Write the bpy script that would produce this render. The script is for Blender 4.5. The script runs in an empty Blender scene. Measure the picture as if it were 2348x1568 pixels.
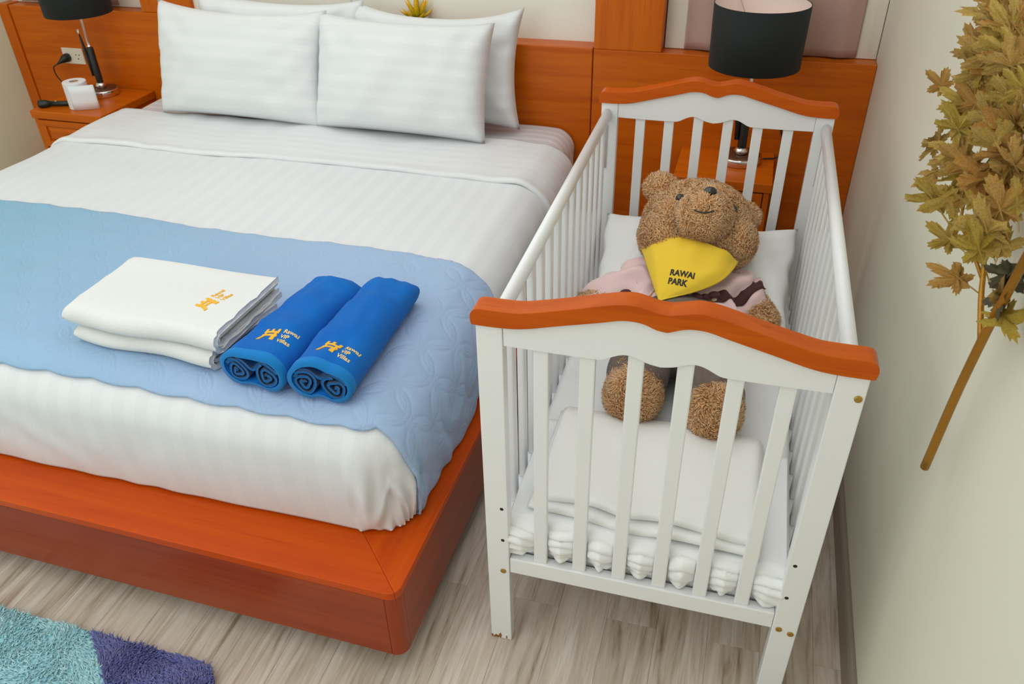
import bpy, bmesh, math, random
import numpy as np
from mathutils import Vector, Matrix
from mathutils.bvhtree import BVHTree

random.seed(7)
rng = np.random.default_rng(7)
PI = math.pi
scene = bpy.context.scene
col = scene.collection

# ------------------------------------------------------------------ camera
cam_d = bpy.data.cameras.new('camera')
cam_d.sensor_width = 36.0
cam_d.sensor_fit = 'HORIZONTAL'
cam_d.lens = 28.4183
cam_d.clip_start = 0.05
cam = bpy.data.objects.new('camera', cam_d)
col.objects.link(cam)
_R = Vector((0.9605212898580631, 0.27759621542120105, -0.01841719069861189))
_U = Vector((-0.14298448420582202, 0.5493653230631048, 0.8232576626379895))
_F = Vector((-0.2386509773828675, 0.7881231394900144, -0.5673690403913536))
M = Matrix.Identity(4)
for i in range(3):
    M[i][0] = _R[i]; M[i][1] = _U[i]; M[i][2] = -_F[i]
M.translation = (-0.41907, -3.13690, 1.74078)
cam.matrix_world = M
scene.camera = cam
cam_d.dof.use_dof = True
cam_d.dof.focus_distance = 1.85
cam_d.dof.aperture_fstop = 9.0

# ------------------------------------------------------------------ world, lights, exposure
world = bpy.data.worlds.new('world'); scene.world = world
world.use_nodes = True
world.node_tree.nodes['Background'].inputs[0].default_value = (0.8, 0.88, 1.0, 1)
world.node_tree.nodes['Background'].inputs[1].default_value = 0.4

def area(name, loc, target, sx, sy, power, color):
    l = bpy.data.lights.new(name, 'AREA'); l.shape = 'RECTANGLE'; l.size = sx; l.size_y = sy
    l.energy = power; l.color = color
    o = bpy.data.objects.new(name, l); col.objects.link(o); o.location = loc
    d = Vector(target) - Vector(loc)
    o.rotation_euler = d.to_track_quat('-Z', 'Y').to_euler()
    return o
area('ceiling_panel_light', (-1.95, -2.2, 2.47), (-1.95, -2.2, 0), 3.4, 4.2, 50, (0.945, 0.975, 1.0))
area('front_fill_light', (-2.3, -4.9, 1.5), (-1.4, -1.0, 0.7), 3.0, 2.0, 33, (0.92, 0.97, 1.0))  # cool soft fill added behind the camera; wall_front has no window opening
vs = scene.view_settings
scene.display_settings.display_device = 'sRGB'
vs.view_transform = 'Standard'; vs.look = 'None'; vs.exposure = 0.0; vs.gamma = 1.0
vs.use_curve_mapping = False

# ------------------------------------------------------------------ materials
def lin(r, g, b):
    f = lambda c: (c/255/12.92) if c/255 <= 0.04045 else ((c/255+0.055)/1.055)**2.4
    return (f(r), f(g), f(b), 1)

class NT:
    def __init__(s, name):
        s.m = bpy.data.materials.new(name); s.m.use_nodes = True
        s.t = s.m.node_tree; s.n = s.t.nodes; s.p = s.n['Principled BSDF']
    def new(s, typ, **kw):
        nd = s.n.new(typ)
        for k, v in kw.items(): setattr(nd, k, v)
        return nd
    def link(s, a, b): s.t.links.new(a, b)
    def math(s, op, a, b=None, c=None):
        nd = s.new('ShaderNodeMath', operation=op)
        for i, v in enumerate((a, b, c)):
            if v is None: continue
            if isinstance(v, (int, float)): nd.inputs[i].default_value = v
            else: s.link(v, nd.inputs[i])
        return nd.outputs[0]
    def ramp(s, fac, stops):
        r = s.new('ShaderNodeValToRGB'); e = r.color_ramp.elements
        while len(e) < len(stops): e.new(0.5)
        for el, (p, c) in zip(e, stops): el.position = p; el.color = c
        s.link(fac, r.inputs[0]); return r.outputs[0]
    def mix(s, fac, a, b, blend='MIX'):
        m = s.new('ShaderNodeMix', data_type='RGBA', blend_type=blend)
        for sock, v in ((m.inputs['Factor'], fac), (m.inputs[6], a), (m.inputs[7], b)):
            if isinstance(v, (int, float, tuple)): sock.default_value = v
            else: s.link(v, sock)
        return m.outputs[2]
    def noise(s, vec, scale, detail=4, rough=0.55, dist=0.0):
        nd = s.new('ShaderNodeTexNoise'); nd.inputs['Scale'].default_value = scale
        nd.inputs['Detail'].default_value = detail; nd.inputs['Roughness'].default_value = rough
        nd.inputs['Distortion'].default_value = dist
        if vec is not None: s.link(vec, nd.inputs['Vector'])
        return nd.outputs[0]
    def coord(s, kind='Object', scale=(1, 1, 1)):
        tc = s.new('ShaderNodeTexCoord'); mp = s.new('ShaderNodeMapping')
        mp.inputs['Scale'].default_value = scale
        s.link(tc.outputs[kind], mp.inputs['Vector']); return mp.outputs[0]
    def bump(s, h, strength=0.3, dist=0.002):
        b = s.new('ShaderNodeBump'); b.inputs['Strength'].default_value = strength
        b.inputs['Distance'].default_value = dist
        s.link(h, b.inputs['Height']); s.link(b.outputs[0], s.p.inputs['Normal'])
    def set(s, **kw):
        for k, v in kw.items():
            k = {'rough': 'Roughness', 'metal': 'Metallic', 'coat': 'Coat Weight', 'coatr': 'Coat Roughness',
                 'sheen': 'Sheen Weight', 'spec': 'Specular IOR Level', 'base': 'Base Color', 'sheenr': 'Sheen Roughness'}[k]
            if isinstance(v, (int, float, tuple)): s.p.inputs[k].default_value = v
            else: s.link(v, s.p.inputs[k])
        return s

def wood(name, axis, mid, dark, light, rough=0.34, coat=0.10, scale=1.0):
    m = NT(name)
    sc = [28*scale]*3; sc['xyz'.index(axis)] = 1.6*scale
    v = m.coord('Object', tuple(sc))
    n1 = m.noise(v, 1.0, 6, 0.6, 0.6)
    sc2 = [150*scale]*3; sc2['xyz'.index(axis)] = 5*scale
    n2 = m.noise(m.coord('Object', tuple(sc2)), 1.0, 3, 0.6)
    c = m.ramp(n1, [(0.25, dark), (0.5, mid), (0.8, light)])
    streak = m.ramp(n2, [(0.28, (0.5, 0.42, 0.36, 1)), (0.40, (1, 1, 1, 1))])
    c = m.mix(0.45, c, streak, 'MULTIPLY')
    m.set(base=c, rough=rough, coat=coat, coatr=0.22, spec=0.2)
    m.bump(n2, 0.06, 0.001)
    return m.m
WD = dict(mid=lin(202, 97, 7), dark=lin(186, 81, 4), light=lin(213, 109, 12))
LW_ = dict(mid=lin(198, 74, 2), dark=lin(184, 62, 1), light=lin(208, 86, 4), coat=0.04)
L_x = wood('ledge_wood_along_x', 'x', **LW_)
L_y = wood('ledge_wood_along_y', 'y', **LW_)
RD = dict(mid=lin(152, 58, 18), dark=lin(136, 48, 13), light=lin(164, 70, 24), rough=0.3, coat=0.15)  # darker red-brown tone on the base's front and side panels and corner post
R_x = wood('red_brown_wood_along_x', 'x', **RD)
R_y = wood('red_brown_wood_along_y', 'y', **RD)
R_z = wood('red_brown_wood_along_z', 'z', **RD)
W_x = wood('orange_wood_along_x', 'x', **WD)
W_y = wood('orange_wood_along_y', 'y', **WD)
W_z = wood('orange_wood_along_z', 'z', **WD)
W_cap = wood('honey_wood_cap', 'x', lin(196, 86, 6), lin(184, 74, 3), lin(206, 98, 10), rough=0.35, coat=0.02)

def plain(name, c, rough=0.5, metal=0.0, bump=None, coat=0.0, spec=None, var=0.0):
    m = NT(name)
    v = m.coord('Object')
    if var:
        n = m.noise(v, 3.0, 4)
        lo = tuple(x*(1-var) for x in c[:3]) + (1,); hi = tuple(min(1, x*(1+var)) for x in c[:3]) + (1,)
        m.set(base=m.ramp(n, [(0.3, lo), (0.7, hi)]))
    else: m.set(base=c)
    m.set(rough=rough, metal=metal, coat=coat)
    if spec is not None: m.set(spec=spec)
    if bump: m.bump(m.noise(v, bump[0], 3), bump[1], bump[2])
    return m.m
white_paint = plain('white_crib_paint', lin(238, 239, 240), 0.32, bump=(40, 0.04, 0.001), coat=0.15, var=0.01)
cream_wall = plain('cream_wall_paint', lin(238, 237, 226), 0.6, bump=(160, 0.06, 0.001), var=0.015)
grey_wall = plain('right_wall_paint', lin(230, 227, 210), 0.45, bump=(120, 0.06, 0.001), var=0.02)
left_wall_m = plain('left_wall_paint', lin(238, 246, 218), 0.55, bump=(120, 0.06, 0.001), var=0.02)
ceiling_m = plain('ceiling_paint', lin(235, 233, 228), 0.8, bump=(90, 0.05, 0.001))
chrome = plain('chrome', (0.75, 0.73, 0.72, 1), 0.12, 1.0, bump=(20, 0.01, 0.001))
brass = plain('brass_bolt', lin(185, 150, 80), 0.28, 1.0, bump=(60, 0.05, 0.001))
dark_metal = plain('dark_hole', (0.012, 0.012, 0.012, 1), 0.6, bump=(50, 0.02, 0.001))
black_leather = plain('black_lamp_leather', lin(32, 34, 34), 0.38, bump=(260, 0.25, 0.001))
black_plastic = plain('black_plastic', lin(22, 28, 26), 0.4, bump=(200, 0.05, 0.001))
white_plastic = plain('white_plastic', lin(228, 218, 202), 0.35, bump=(60, 0.02, 0.001))
pot_m = plain('white_ceramic', lin(228, 228, 222), 0.3, bump=(40, 0.02, 0.001))
soil_m = plain('dark_soil', lin(40, 34, 24), 0.9, bump=(200, 0.4, 0.003))
paper_m = plain('toilet_paper', lin(236, 236, 240), 0.85, bump=(220, 0.15, 0.001))
card_m = plain('cardboard_core', lin(165, 140, 105), 0.8, bump=(100, 0.1, 0.001))
dark_wood = plain('plinth_dark', lin(52, 32, 22), 0.6, bump=(40, 0.1, 0.001))
base_grey = plain('baseboard_vinyl', lin(138, 126, 110), 0.45, bump=(80, 0.08, 0.001), var=0.08)

def weave(name, c, rough=0.85, scale=900, strength=0.15, sheen=0.15, var=0.02, c2=None):
    m = NT(name); v = m.coord('Object')
    n = m.noise(v, 5.0, 4)
    lo = c2 or tuple(x*(1-var) for x in c[:3]) + (1,)
    m.set(base=m.ramp(n, [(0.3, lo), (0.7, c)]), rough=rough, sheen=sheen, spec=0.25)
    m.bump(m.noise(v, scale, 2), strength, 0.0012)
    return m.m
plain_cotton = weave('white_cotton', lin(243, 244, 244), 0.8, 700, 0.10)
terry_white = weave('white_terry', lin(230, 231, 230), 0.95, 420, 0.8, 0.15)
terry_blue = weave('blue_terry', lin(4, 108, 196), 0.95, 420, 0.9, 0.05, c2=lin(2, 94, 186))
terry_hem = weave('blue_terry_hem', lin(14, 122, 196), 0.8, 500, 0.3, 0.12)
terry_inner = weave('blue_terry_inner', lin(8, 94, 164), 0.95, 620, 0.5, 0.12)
cream_terry = weave('cream_terry_blanket', lin(247, 247, 244), 0.95, 420, 0.6, 0.2)
curtain_m = weave('mauve_curtain_cloth', lin(186, 152, 140), 0.7, 600, 0.2, 0.2, 0.06)
shade_m = weave('black_shade_cloth', lin(36, 40, 40), 0.8, 800, 0.25, 0.05, 0.1)
shade_in = plain('shade_lining', lin(225, 205, 196), 0.7, bump=(80, 0.02, 0.001))
bandana_m = weave('yellow_jersey', lin(252, 212, 62), 0.75, 800, 0.12, 0.1, 0.05)
shirt_m = weave('pale_pink_satin', lin(250, 218, 218), 0.42, 900, 0.08, 0.2, 0.04)
trouser_m = weave('grey_brown_cloth', lin(112, 100, 92), 0.85, 700, 0.25, 0.1, 0.08)
strap_m = weave('maroon_ribbon', lin(84, 46, 46), 0.6, 700, 0.15, 0.1, 0.08)
thread_m = plain('gold_thread', lin(244, 184, 42), 0.5, bump=(500, 0.3, 0.0008))
thread_pale = plain('pale_gold_thread', lin(244, 210, 140), 0.5, bump=(500, 0.3, 0.0008))
print_black = plain('black_print', lin(34, 30, 28), 0.6, bump=(300, 0.03, 0.0005))
fur_base = plain('brown_plush', lin(196, 142, 90), 0.95, bump=(220, 0.5, 0.004), var=0.1)

def fur_mat(name, a, b, c):
    m = NT(name)
    at = m.new('ShaderNodeAttribute', attribute_name='tone')
    m.set(base=m.ramp(at.outputs['Fac'], [(0.0, a), (0.5, b), (1.0, c)]), rough=0.75, sheen=0.3, spec=0.2)
    return m.m
fur_m = fur_mat('brown_fur', lin(206, 150, 96), lin(230, 180, 126), lin(246, 206, 156))
aqua_m = fur_mat('aqua_pile', lin(156, 210, 222), lin(176, 226, 234), lin(196, 236, 240))
purple_m = fur_mat('purple_pile', lin(84, 88, 152), lin(102, 106, 174), lin(120, 124, 190))

def stripe_cotton(name, axis, period, c1, c2):
    """satin stripe woven along one direction (uv in metres)"""
    m = NT(name)
    uv = m.new('ShaderNodeUVMap'); sep = m.new('ShaderNodeSeparateXYZ'); m.link(uv.outputs[0], sep.inputs[0])
    x = m.math('DIVIDE', sep.outputs[axis], period)
    f = m.math('FRACT', x)
    s = m.math('SMOOTH_MIN', m.math('MULTIPLY', m.math('SUBTRACT', 0.25, m.math('ABSOLUTE', m.math('SUBTRACT', f, 0.5))), 30), 1.0, 0.1)
    s = m.math('MAXIMUM', s, 0.0)
    m.set(base=m.mix(s, c1, c2), sheen=0.1, spec=0.35)
    m.set(rough=m.math('ADD', m.math('MULTIPLY', s, -0.15), 0.72))
    m.bump(m.noise(m.coord('Object'), 700, 2), 0.07, 0.001)
    return m.m
duvet_m = stripe_cotton('white_striped_duvet', 0, 0.062, lin(223, 225, 229), lin(226, 228, 231))
fold_m = stripe_cotton('white_striped_fold', 1, 0.05, lin(226, 227, 230), lin(229, 230, 232))
sheet_m = stripe_cotton('white_striped_sheet', 1, 0.05, lin(218, 214, 216), lin(232, 230, 232))
pillow_m = stripe_cotton('white_striped_pillow', 1, 0.05, lin(227, 229, 231), lin(230, 232, 233))

def quilt_mat():
    m = NT('blue_quilted_runner')
    uv = m.new('ShaderNodeUVMap')
    heights = []
    for off in ((0, 0), (0.5, 0.5)):
        mp = m.new('ShaderNodeMapping'); mp.inputs['Scale'].default_value = (1/0.13, 1/0.15, 1)
        mp.inputs['Location'].default_value = (off[0], off[1], 0)
        m.link(uv.outputs[0], mp.inputs['Vector'])
        fr = m.new('ShaderNodeVectorMath', operation='FRACTION'); m.link(mp.outputs[0], fr.inputs[0])
        sb = m.new('ShaderNodeVectorMath', operation='SUBTRACT'); sb.inputs[1].default_value = (0.5, 0.5, 0)
        m.link(fr.outputs[0], sb.inputs[0])
        ln = m.new('ShaderNodeVectorMath', operation='LENGTH'); m.link(sb.outputs[0], ln.inputs[0])
        for R in (0.47, 0.38):
            d = m.math('ABSOLUTE', m.math('SUBTRACT', ln.outputs['Value'], R))
            heights.append(m.math('MINIMUM', m.math('DIVIDE', d, 0.045), 1.0))
    h = heights[0]
    for k in heights[1:]: h = m.math('MINIMUM', h, k)
    n = m.noise(uv.outputs[0], 26, 3)
    h2 = m.math('ADD', h, m.math('MULTIPLY', n, 0.35))
    sp_ = m.new('ShaderNodeSeparateXYZ'); m.link(uv.outputs[0], sp_.inputs[0])
    c = m.ramp(m.math('ADD', m.math('MULTIPLY', m.math('ADD', sp_.outputs[0], 2.9), 0.55), m.math('MULTIPLY', m.noise(m.coord('Object'), 1.2, 2), 0.2)), [(0.1, lin(124, 176, 206)), (0.9, lin(158, 184, 220))])
    m.set(base=c, rough=0.55, sheen=0.2, spec=0.35)
    m.bump(h2, 0.30, 0.003)
    return m.m
quilt_m = quilt_mat()

def plank_mat():
    m = NT('grey_oak_plank')
    tc = m.new('ShaderNodeTexCoord'); oi = m.new('ShaderNodeObjectInfo')
    off = m.new('ShaderNodeVectorMath', operation='SCALE'); off.inputs[0].default_value = (31, 47, 13)
    m.link(oi.outputs['Random'], off.inputs['Scale'])
    ad = m.new('ShaderNodeVectorMath', operation='ADD'); m.link(tc.outputs['Object'], ad.inputs[0]); m.link(off.outputs[0], ad.inputs[1])
    def mp(sc):
        q = m.new('ShaderNodeMapping'); q.inputs['Scale'].default_value = sc; m.link(ad.outputs[0], q.inputs['Vector']); return q.outputs[0]
    n1 = m.noise(mp((16, 1.3, 1)), 1.0, 5, 0.62, 2.2)
    n2 = m.noise(mp((90, 3.5, 1)), 1.0, 4, 0.65, 0.4)
    c = m.ramp(n1, [(0.26, lin(146, 122, 100)), (0.42, lin(204, 188, 172)), (0.62, lin(224, 213, 202)), (0.85, lin(234, 226, 217))])
    g = m.ramp(n2, [(0.3, (0.62, 0.58, 0.54, 1)), (0.5, (1, 1, 1, 1))])
    c = m.mix(0.75, c, g, 'MULTIPLY')
    t = m.ramp(oi.outputs['Random'], [(0, (0.88, 0.87, 0.86, 1)), (1, (1, 1, 1, 1))])
    c = m.mix(1.0, c, t, 'MULTIPLY')
    m.set(base=c, rough=0.42, spec=0.4)
    m.bump(n2, 0.12, 0.001)
    return m.m
plank_m = plank_mat()

def gold_mat():
    m = NT('gold_foil_leaf')
    v = m.coord('Object'); oi = m.new('ShaderNodeObjectInfo')
    n = m.noise(v, 40, 5, 0.6)
    n2 = m.noise(v, 140, 4, 0.6, 1.0)
    c = m.ramp(n, [(0.28, lin(170, 112, 28)), (0.40, lin(240, 194, 96)), (0.7, lin(255, 232, 160))])
    t = m.ramp(oi.outputs['Random'], [(0, lin(235, 205, 175)), (0.5, (1, 1, 1, 1)), (1, lin(240, 245, 190))])
    c = m.mix(1.0, c, t, 'MULTIPLY')
    m.set(base=c, metal=0.5, rough=m.math('ADD', m.math('MULTIPLY', n2, 0.28), 0.08), spec=0.8)
    m.bump(n2, 0.8, 0.004)
    return m.m
gold_m = gold_mat()
gold_stem = plain('gold_stem', lin(172, 120, 36), 0.38, 0.6, bump=(120, 0.5, 0.003), var=0.25)
dark_leaf = plain('tarnished_leaf', lin(84, 78, 52), 0.5, 0.1, bump=(90, 0.6, 0.004), var=0.2)

def succ_mat():
    m = NT('yellow_succulent')
    at = m.new('ShaderNodeAttribute', attribute_name='tone')
    m.set(base=m.ramp(at.outputs['Fac'], [(0.0, lin(70, 120, 20)), (0.3, lin(190, 180, 20)), (0.55, lin(232, 184, 8)), (0.9, lin(230, 176, 10)), (1.0, lin(214, 84, 30))]), rough=0.45)
    m.bump(m.noise(m.coord('Object'), 120, 2), 0.05, 0.001)
    return m.m
succ_m = succ_mat()

def glass_mat():
    m = NT('window_glass'); m.set(base=(1, 1, 1, 1), rough=0.02)
    m.p.inputs['Transmission Weight'].default_value = 1.0
    m.bump(m.noise(m.coord('Object'), 2, 2), 0.01, 0.001)
    return m.m
glass_m = glass_mat()
def emit_mat():
    m = NT('lit_bulb'); m.set(base=(1, .9, .8, 1))
    m.p.inputs['Emission Color'].default_value = (1, 0.85, 0.7, 1); m.p.inputs['Emission Strength'].default_value = 4.0
    m.bump(m.noise(m.coord('Object'), 5, 2), 0.01, 0.001)
    return m.m
bulb_m = emit_mat()

# ------------------------------------------------------------------ frames, things and parts
class Frame:
    def __init__(s, loc=(0, 0, 0), rz=0.0):
        s.loc = Vector(loc); s.rz = rz
        s.m = Matrix.Translation(s.loc) @ Matrix.Rotation(rz, 4, 'Z')
    def w(s, p): return s.m @ Vector(p)
WORLD = Frame()
CRIB = Frame((-0.5018, -1.9654, 0), 0.0085)
BED = Frame((-0.9972, -2.1319, 0), -0.0094)

def thing(name, label, cat, base=(0, 0, 0), fr=WORLD, group=None, kind=None, rz=0.0):
    o = bpy.data.objects.new(name, None); col.objects.link(o)
    o.empty_display_size = 0.05
    o.location = fr.w(base); o.rotation_euler = (0, 0, fr.rz + rz)
    o['label'] = label; o['category'] = cat
    if group: o['group'] = group
    if kind: o['kind'] = kind
    o['_b'] = list(base)
    return o

def tagged(o, label, cat, group=None, kind=None):
    if label: o['label'] = label
    if cat: o['category'] = cat
    if group: o['group'] = group
    if kind: o['kind'] = kind
    return o

class MB:
    def __init__(s): s.v = []; s.f = []; s.uv = {}; s.tone = {}
    def add(s, verts, faces, uvs=None):
        b = len(s.v)
        s.v += [tuple(map(float, p)) for p in verts]
        s.f += [tuple(b+i for i in f) for f in faces]
        if uvs is not None:
            for i, u in enumerate(uvs): s.uv[b+i] = (float(u[0]), float(u[1]))
        return b
    def box(s, lo, hi):
        x0, y0, z0 = lo; x1, y1, z1 = hi
        s.add([(x0, y0, z0), (x1, y0, z0), (x1, y1, z0), (x0, y1, z0), (x0, y0, z1), (x1, y0, z1), (x1, y1, z1), (x0, y1, z1)],
              [(0, 3, 2, 1), (4, 5, 6, 7), (0, 1, 5, 4), (1, 2, 6, 5), (2, 3, 7, 6), (3, 0, 4, 7)])
        return s
    def prism_xz(s, pts, y0, y1):
        n = len(pts)
        s.add([(x, y0, z) for x, z in pts] + [(x, y1, z) for x, z in pts],
              [tuple(range(n)), tuple(reversed(range(n, 2*n)))] + [(i, n+i, n+(i+1) % n, (i+1) % n) for i in range(n)])
        return s
    def prism_xy(s, pts, z0, z1):
        n = len(pts)
        s.add([(x, y, z0) for x, y in pts] + [(x, y, z1) for x, y in pts],
              [tuple(reversed(range(n))), tuple(range(n, 2*n))] + [(i, (i+1) % n, n+(i+1) % n, n+i) for i in range(n)])
        return s
    def tube(s, pts, r, n=10, cap=True, r1=None):
        pts = [Vector(p) for p in pts]; m = len(pts)
        rs = r if isinstance(r, (list, tuple)) else [r + ((r1 if r1 is not None else r) - r)*i/max(1, m-1) for i in range(m)]
        up = None; rings = []
        for i, p in enumerate(pts):
            t = (pts[min(i+1, m-1)] - pts[max(i-1, 0)]).normalized()
            if up is None:
                up = Vector((0, 0, 1)) if abs(t.z) < 0.9 else Vector((1, 0, 0))
            a = t.cross(up).normalized(); b = a.cross(t).normalized(); up = b
            rings.append([p + (a*math.cos(2*PI*k/n) + b*math.sin(2*PI*k/n))*rs[i] for k in range(n)])
        f = []
        for i in range(m-1):
            for k in range(n):
                f.append((i*n+k, i*n+(k+1) % n, (i+1)*n+(k+1) % n, (i+1)*n+k))
        if cap: f += [tuple(reversed(range(n))), tuple(range((m-1)*n, m*n))]
        s.add([q for ring in rings for q in ring], f); return s
    def lathe(s, prof, c=(0, 0, 0), n=32, close=False):
        v = []; f = []; m = len(prof)
        for r, z in prof:
            for k in range(n):
                v.append((c[0]+r*math.cos(2*PI*k/n), c[1]+r*math.sin(2*PI*k/n), c[2]+z))
        for i in range(m-1 + (1 if close else 0)):
            j = (i+1) % m
            for k in range(n): f.append((i*n+k, i*n+(k+1) % n, j*n+(k+1) % n, j*n+k))
        if not close:
            f += [tuple(reversed(range(n))), tuple(range((m-1)*n, m*n))]
        s.add(v, f); return s
    def ball(s, c, r, nu=16, nv=10, rot=None):
        if isinstance(r, (int, float)): r = (r, r, r)
        v = [Vector((0, 0, -r[2]))]; f = []
        for j in range(1, nv):
            a = -PI/2 + PI*j/nv
            for k in range(nu):
                b = 2*PI*k/nu
                v.append(Vector((r[0]*math.cos(a)*math.cos(b), r[1]*math.cos(a)*math.sin(b), r[2]*math.sin(a))))
        v.append(Vector((0, 0, r[2])))
        for k in range(nu): f.append((0, 1+(k+1) % nu, 1+k))
        for j in range(nv-2):
            for k in range(nu):
                a = 1+j*nu; f.append((a+k, a+(k+1) % nu, a+nu+(k+1) % nu, a+nu+k))
        a = 1+(nv-2)*nu; t = len(v)-1
        for k in range(nu): f.append((a+k, a+(k+1) % nu, t))
        if rot: v = [rot @ q for q in v]
        s.add([q + Vector(c) for q in v], f); return s
    def grid(s, P, uv=None):
        """P: array (n, m, 3)"""
        n, m = P.shape[:2]
        f = [(i*m+j, i*m+j+1, (i+1)*m+j+1, (i+1)*m+j) for i in range(n-1) for j in range(m-1)]
        s.add(P.reshape(-1, 3), f, None if uv is None else uv.reshape(-1, 2)); return s
    def obj(s, name, mat, parent=None, smooth=False, bevel=0.0, seg=2, label=None, sub=0, solid=None):
        base = (0, 0, 0)
        if parent is not None and parent.get('_b') is not None: base = parent['_b']
        elif parent is not None and parent.parent is not None and parent.parent.get('_b') is not None: base = parent.parent['_b']
        me = bpy.data.meshes.new(name)
        me.from_pydata([(x-base[0], y-base[1], z-base[2]) for x, y, z in s.v], [], s.f)
        me.update()
        if s.uv:
            ul = me.uv_layers.new(name='UVMap')
            lv = np.zeros(len(me.loops), dtype=np.int32); me.loops.foreach_get('vertex_index', lv)
            arr = np.zeros((len(s.v), 2), dtype=np.float32)
            for i, u in s.uv.items(): arr[i] = u
            ul.data.foreach_set('uv', arr[lv].ravel())
        if s.tone:
            at = me.attributes.new('tone', 'FLOAT', 'POINT')
            arr = np.zeros(len(s.v), dtype=np.float32)
            for i, u in s.tone.items(): arr[i] = u
            at.data.foreach_set('value', arr)
        if mat: me.materials.append(mat)
        if smooth: me.polygons.foreach_set('use_smooth', [True]*len(me.polygons))
        o = bpy.data.objects.new(name, me); col.objects.link(o)
        if parent is not None: o.parent = parent
        if bevel:
            b = o.modifiers.new('bevel', 'BEVEL'); b.width = bevel; b.segments = seg; b.limit_method = 'ANGLE'
            b.angle_limit = math.radians(40); b.harden_normals = False
        if solid:
            q = o.modifiers.new('solid', 'SOLIDIFY'); q.thickness = solid; q.offset = -1
        if sub:
            q = o.modifiers.new('sub', 'SUBSURF'); q.levels = sub; q.render_levels = sub
        if label: o['label'] = label
        return o

def box(name, lo, hi, mat, parent=None, bevel=0.002, seg=2, label=None):
    return MB().box(lo, hi).obj(name, mat, parent, bevel=bevel, seg=seg, label=label)

def dup(root, loc=None, label=None, rot=None):
    c = root.copy(); col.objects.link(c)
    if loc is not None: c.location = loc
    if rot is not None: c.rotation_euler = rot
    if label: c['label'] = label
    for ch in list(root.children):
        d = ch.copy(); col.objects.link(d); d.parent = c
        for g in list(ch.children):
            e = g.copy(); col.objects.link(e); e.parent = d
    return c

# smooth pseudo noise on numpy arrays
def make_noise(seed, n=14, fmin=1.0, fmax=4.0):
    r = np.random.default_rng(seed)
    a = r.uniform(0, 2*PI, n); fr = r.uniform(fmin, fmax, n); ph = r.uniform(0, 2*PI, n)
    kx, ky = np.cos(a)*fr, np.sin(a)*fr
    def fn(x, y):
        out = np.zeros_like(x)
        for i in range(n): out = out + np.sin(2*PI*(kx[i]*x + ky[i]*y) + ph[i] + 0.8*np.sin(3*x*fr[i] + ph[(i+3) % n]))
        return out/math.sqrt(n)
    return fn

# ================================================================== SETTING
XW = -3.90           # left wall
def struct(o, label=None): o['kind'] = 'structure'; return o
fl = box('floor', (XW-.1, -5.1, -0.08), (0.12, 0.32, -0.008), plank_m, bevel=0)
struct(fl); fl['label'] = 'grey-brown oak plank floor'
PW = 0.1245
plank_mesh = {}
kx = 0
x = -0.826 - PW*26
def plank(x0, x1, y0, y1):
    key = (round(x1-x0, 4), round(y1-y0, 4))
    if key not in plank_mesh:
        m = MB().box((0.0002, 0.0002, -0.008), (key[0]-0.0002, key[1]-0.0002, 0.0))
        o = m.obj('plank', plank_m, fl, bevel=0.0005, seg=1)
        plank_mesh[key] = o; o.location = (x0, y0, 0); return
    o = plank_mesh[key].copy(); col.objects.link(o); o.location = (x0, y0, 0); o.parent = fl
k = 0
while x < 0.0:
    x1 = min(x+PW, 0.0); x0 = max(x, XW)
    if x1 - x0 > 0.01:
        off = 0.0 if (k % 2 == 0) else 0.47
        ys = [-1.84 + off + 0.98*j for j in range(-4, 4)]
        ys = [-5.0] + [q for q in ys if -4.99 < q < 0.15] + [0.19]
        for a, b in zip(ys[:-1], ys[1:]): plank(x0, x1, a, b)
    x += PW; k += 1
H = 2.5
w = MB().box((-2.83, 0.10, 0), (0.0, 0.30, H)).obj('wall_back', cream_wall); struct(w)
w = MB().box((XW, 0.18, 0), (-2.83, 0.30, H)).obj('wall_back_left', cream_wall); struct(w)
w = MB().box((0.0, -5.1, 0), (0.12, 0.30, H)).obj('wall_right', grey_wall); struct(w)
w = MB().box((XW-.1, -5.1, 0), (XW, 0.30, H)).obj('wall_left', left_wall_m); struct(w)
w = MB().box((XW, -5.1, 0), (0.0, -5.0, H)).obj('wall_front', cream_wall); struct(w)
w = MB().box((XW-.1, -5.1, H), (0.12, 0.30, H+.1)).obj('ceiling', ceiling_m); struct(w)
# skirting on the right wall: a thin face with a rounded top
bb = MB().prism_xz([(0.0, 0.0), (-0.0175, 0.0), (-0.0175, 0.064), (-0.0165, 0.070), (-0.012, 0.0745), (-0.006, 0.0758), (0.0, 0.0758)], -5.0, 0.0)
w = bb.obj('baseboard_right', base_grey, bevel=0.0008, seg=1); struct(w)

# window behind the crib-side nightstand: white frame, glass, mauve curtain in front
def window(name, x0, x1, z0, y):
    f = bpy.data.objects.new(name, None); col.objects.link(f); f['kind'] = 'structure'; q = 0.11
    z1 = 1.95
    for nm, lo, hi in (('frame_bar', (x0, y-.03, z0), (x0+q, y, z1)), ('frame_bar', (x1-q, y-.03, z0), (x1, y, z1)),
                       ('frame_bar', (x0+q, y-.03, z0), (x1-q, y, z0+.05)), ('frame_bar', (x0+q, y-.03, z1-.05), (x1-q, y, z1))):
        MB().box(lo, hi).obj(nm, white_plastic, f, bevel=0.002)
    MB().box((x0+q, y-.012, z0+.05), (x1-q, y-.006, z1-.05)).obj('pane', glass_m, f)
    return f
window('window_1', -0.757, -0.002, 0.9045, 0.0995)
window('window_2', -3.88, -3.10, 0.931, 0.1795)

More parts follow.
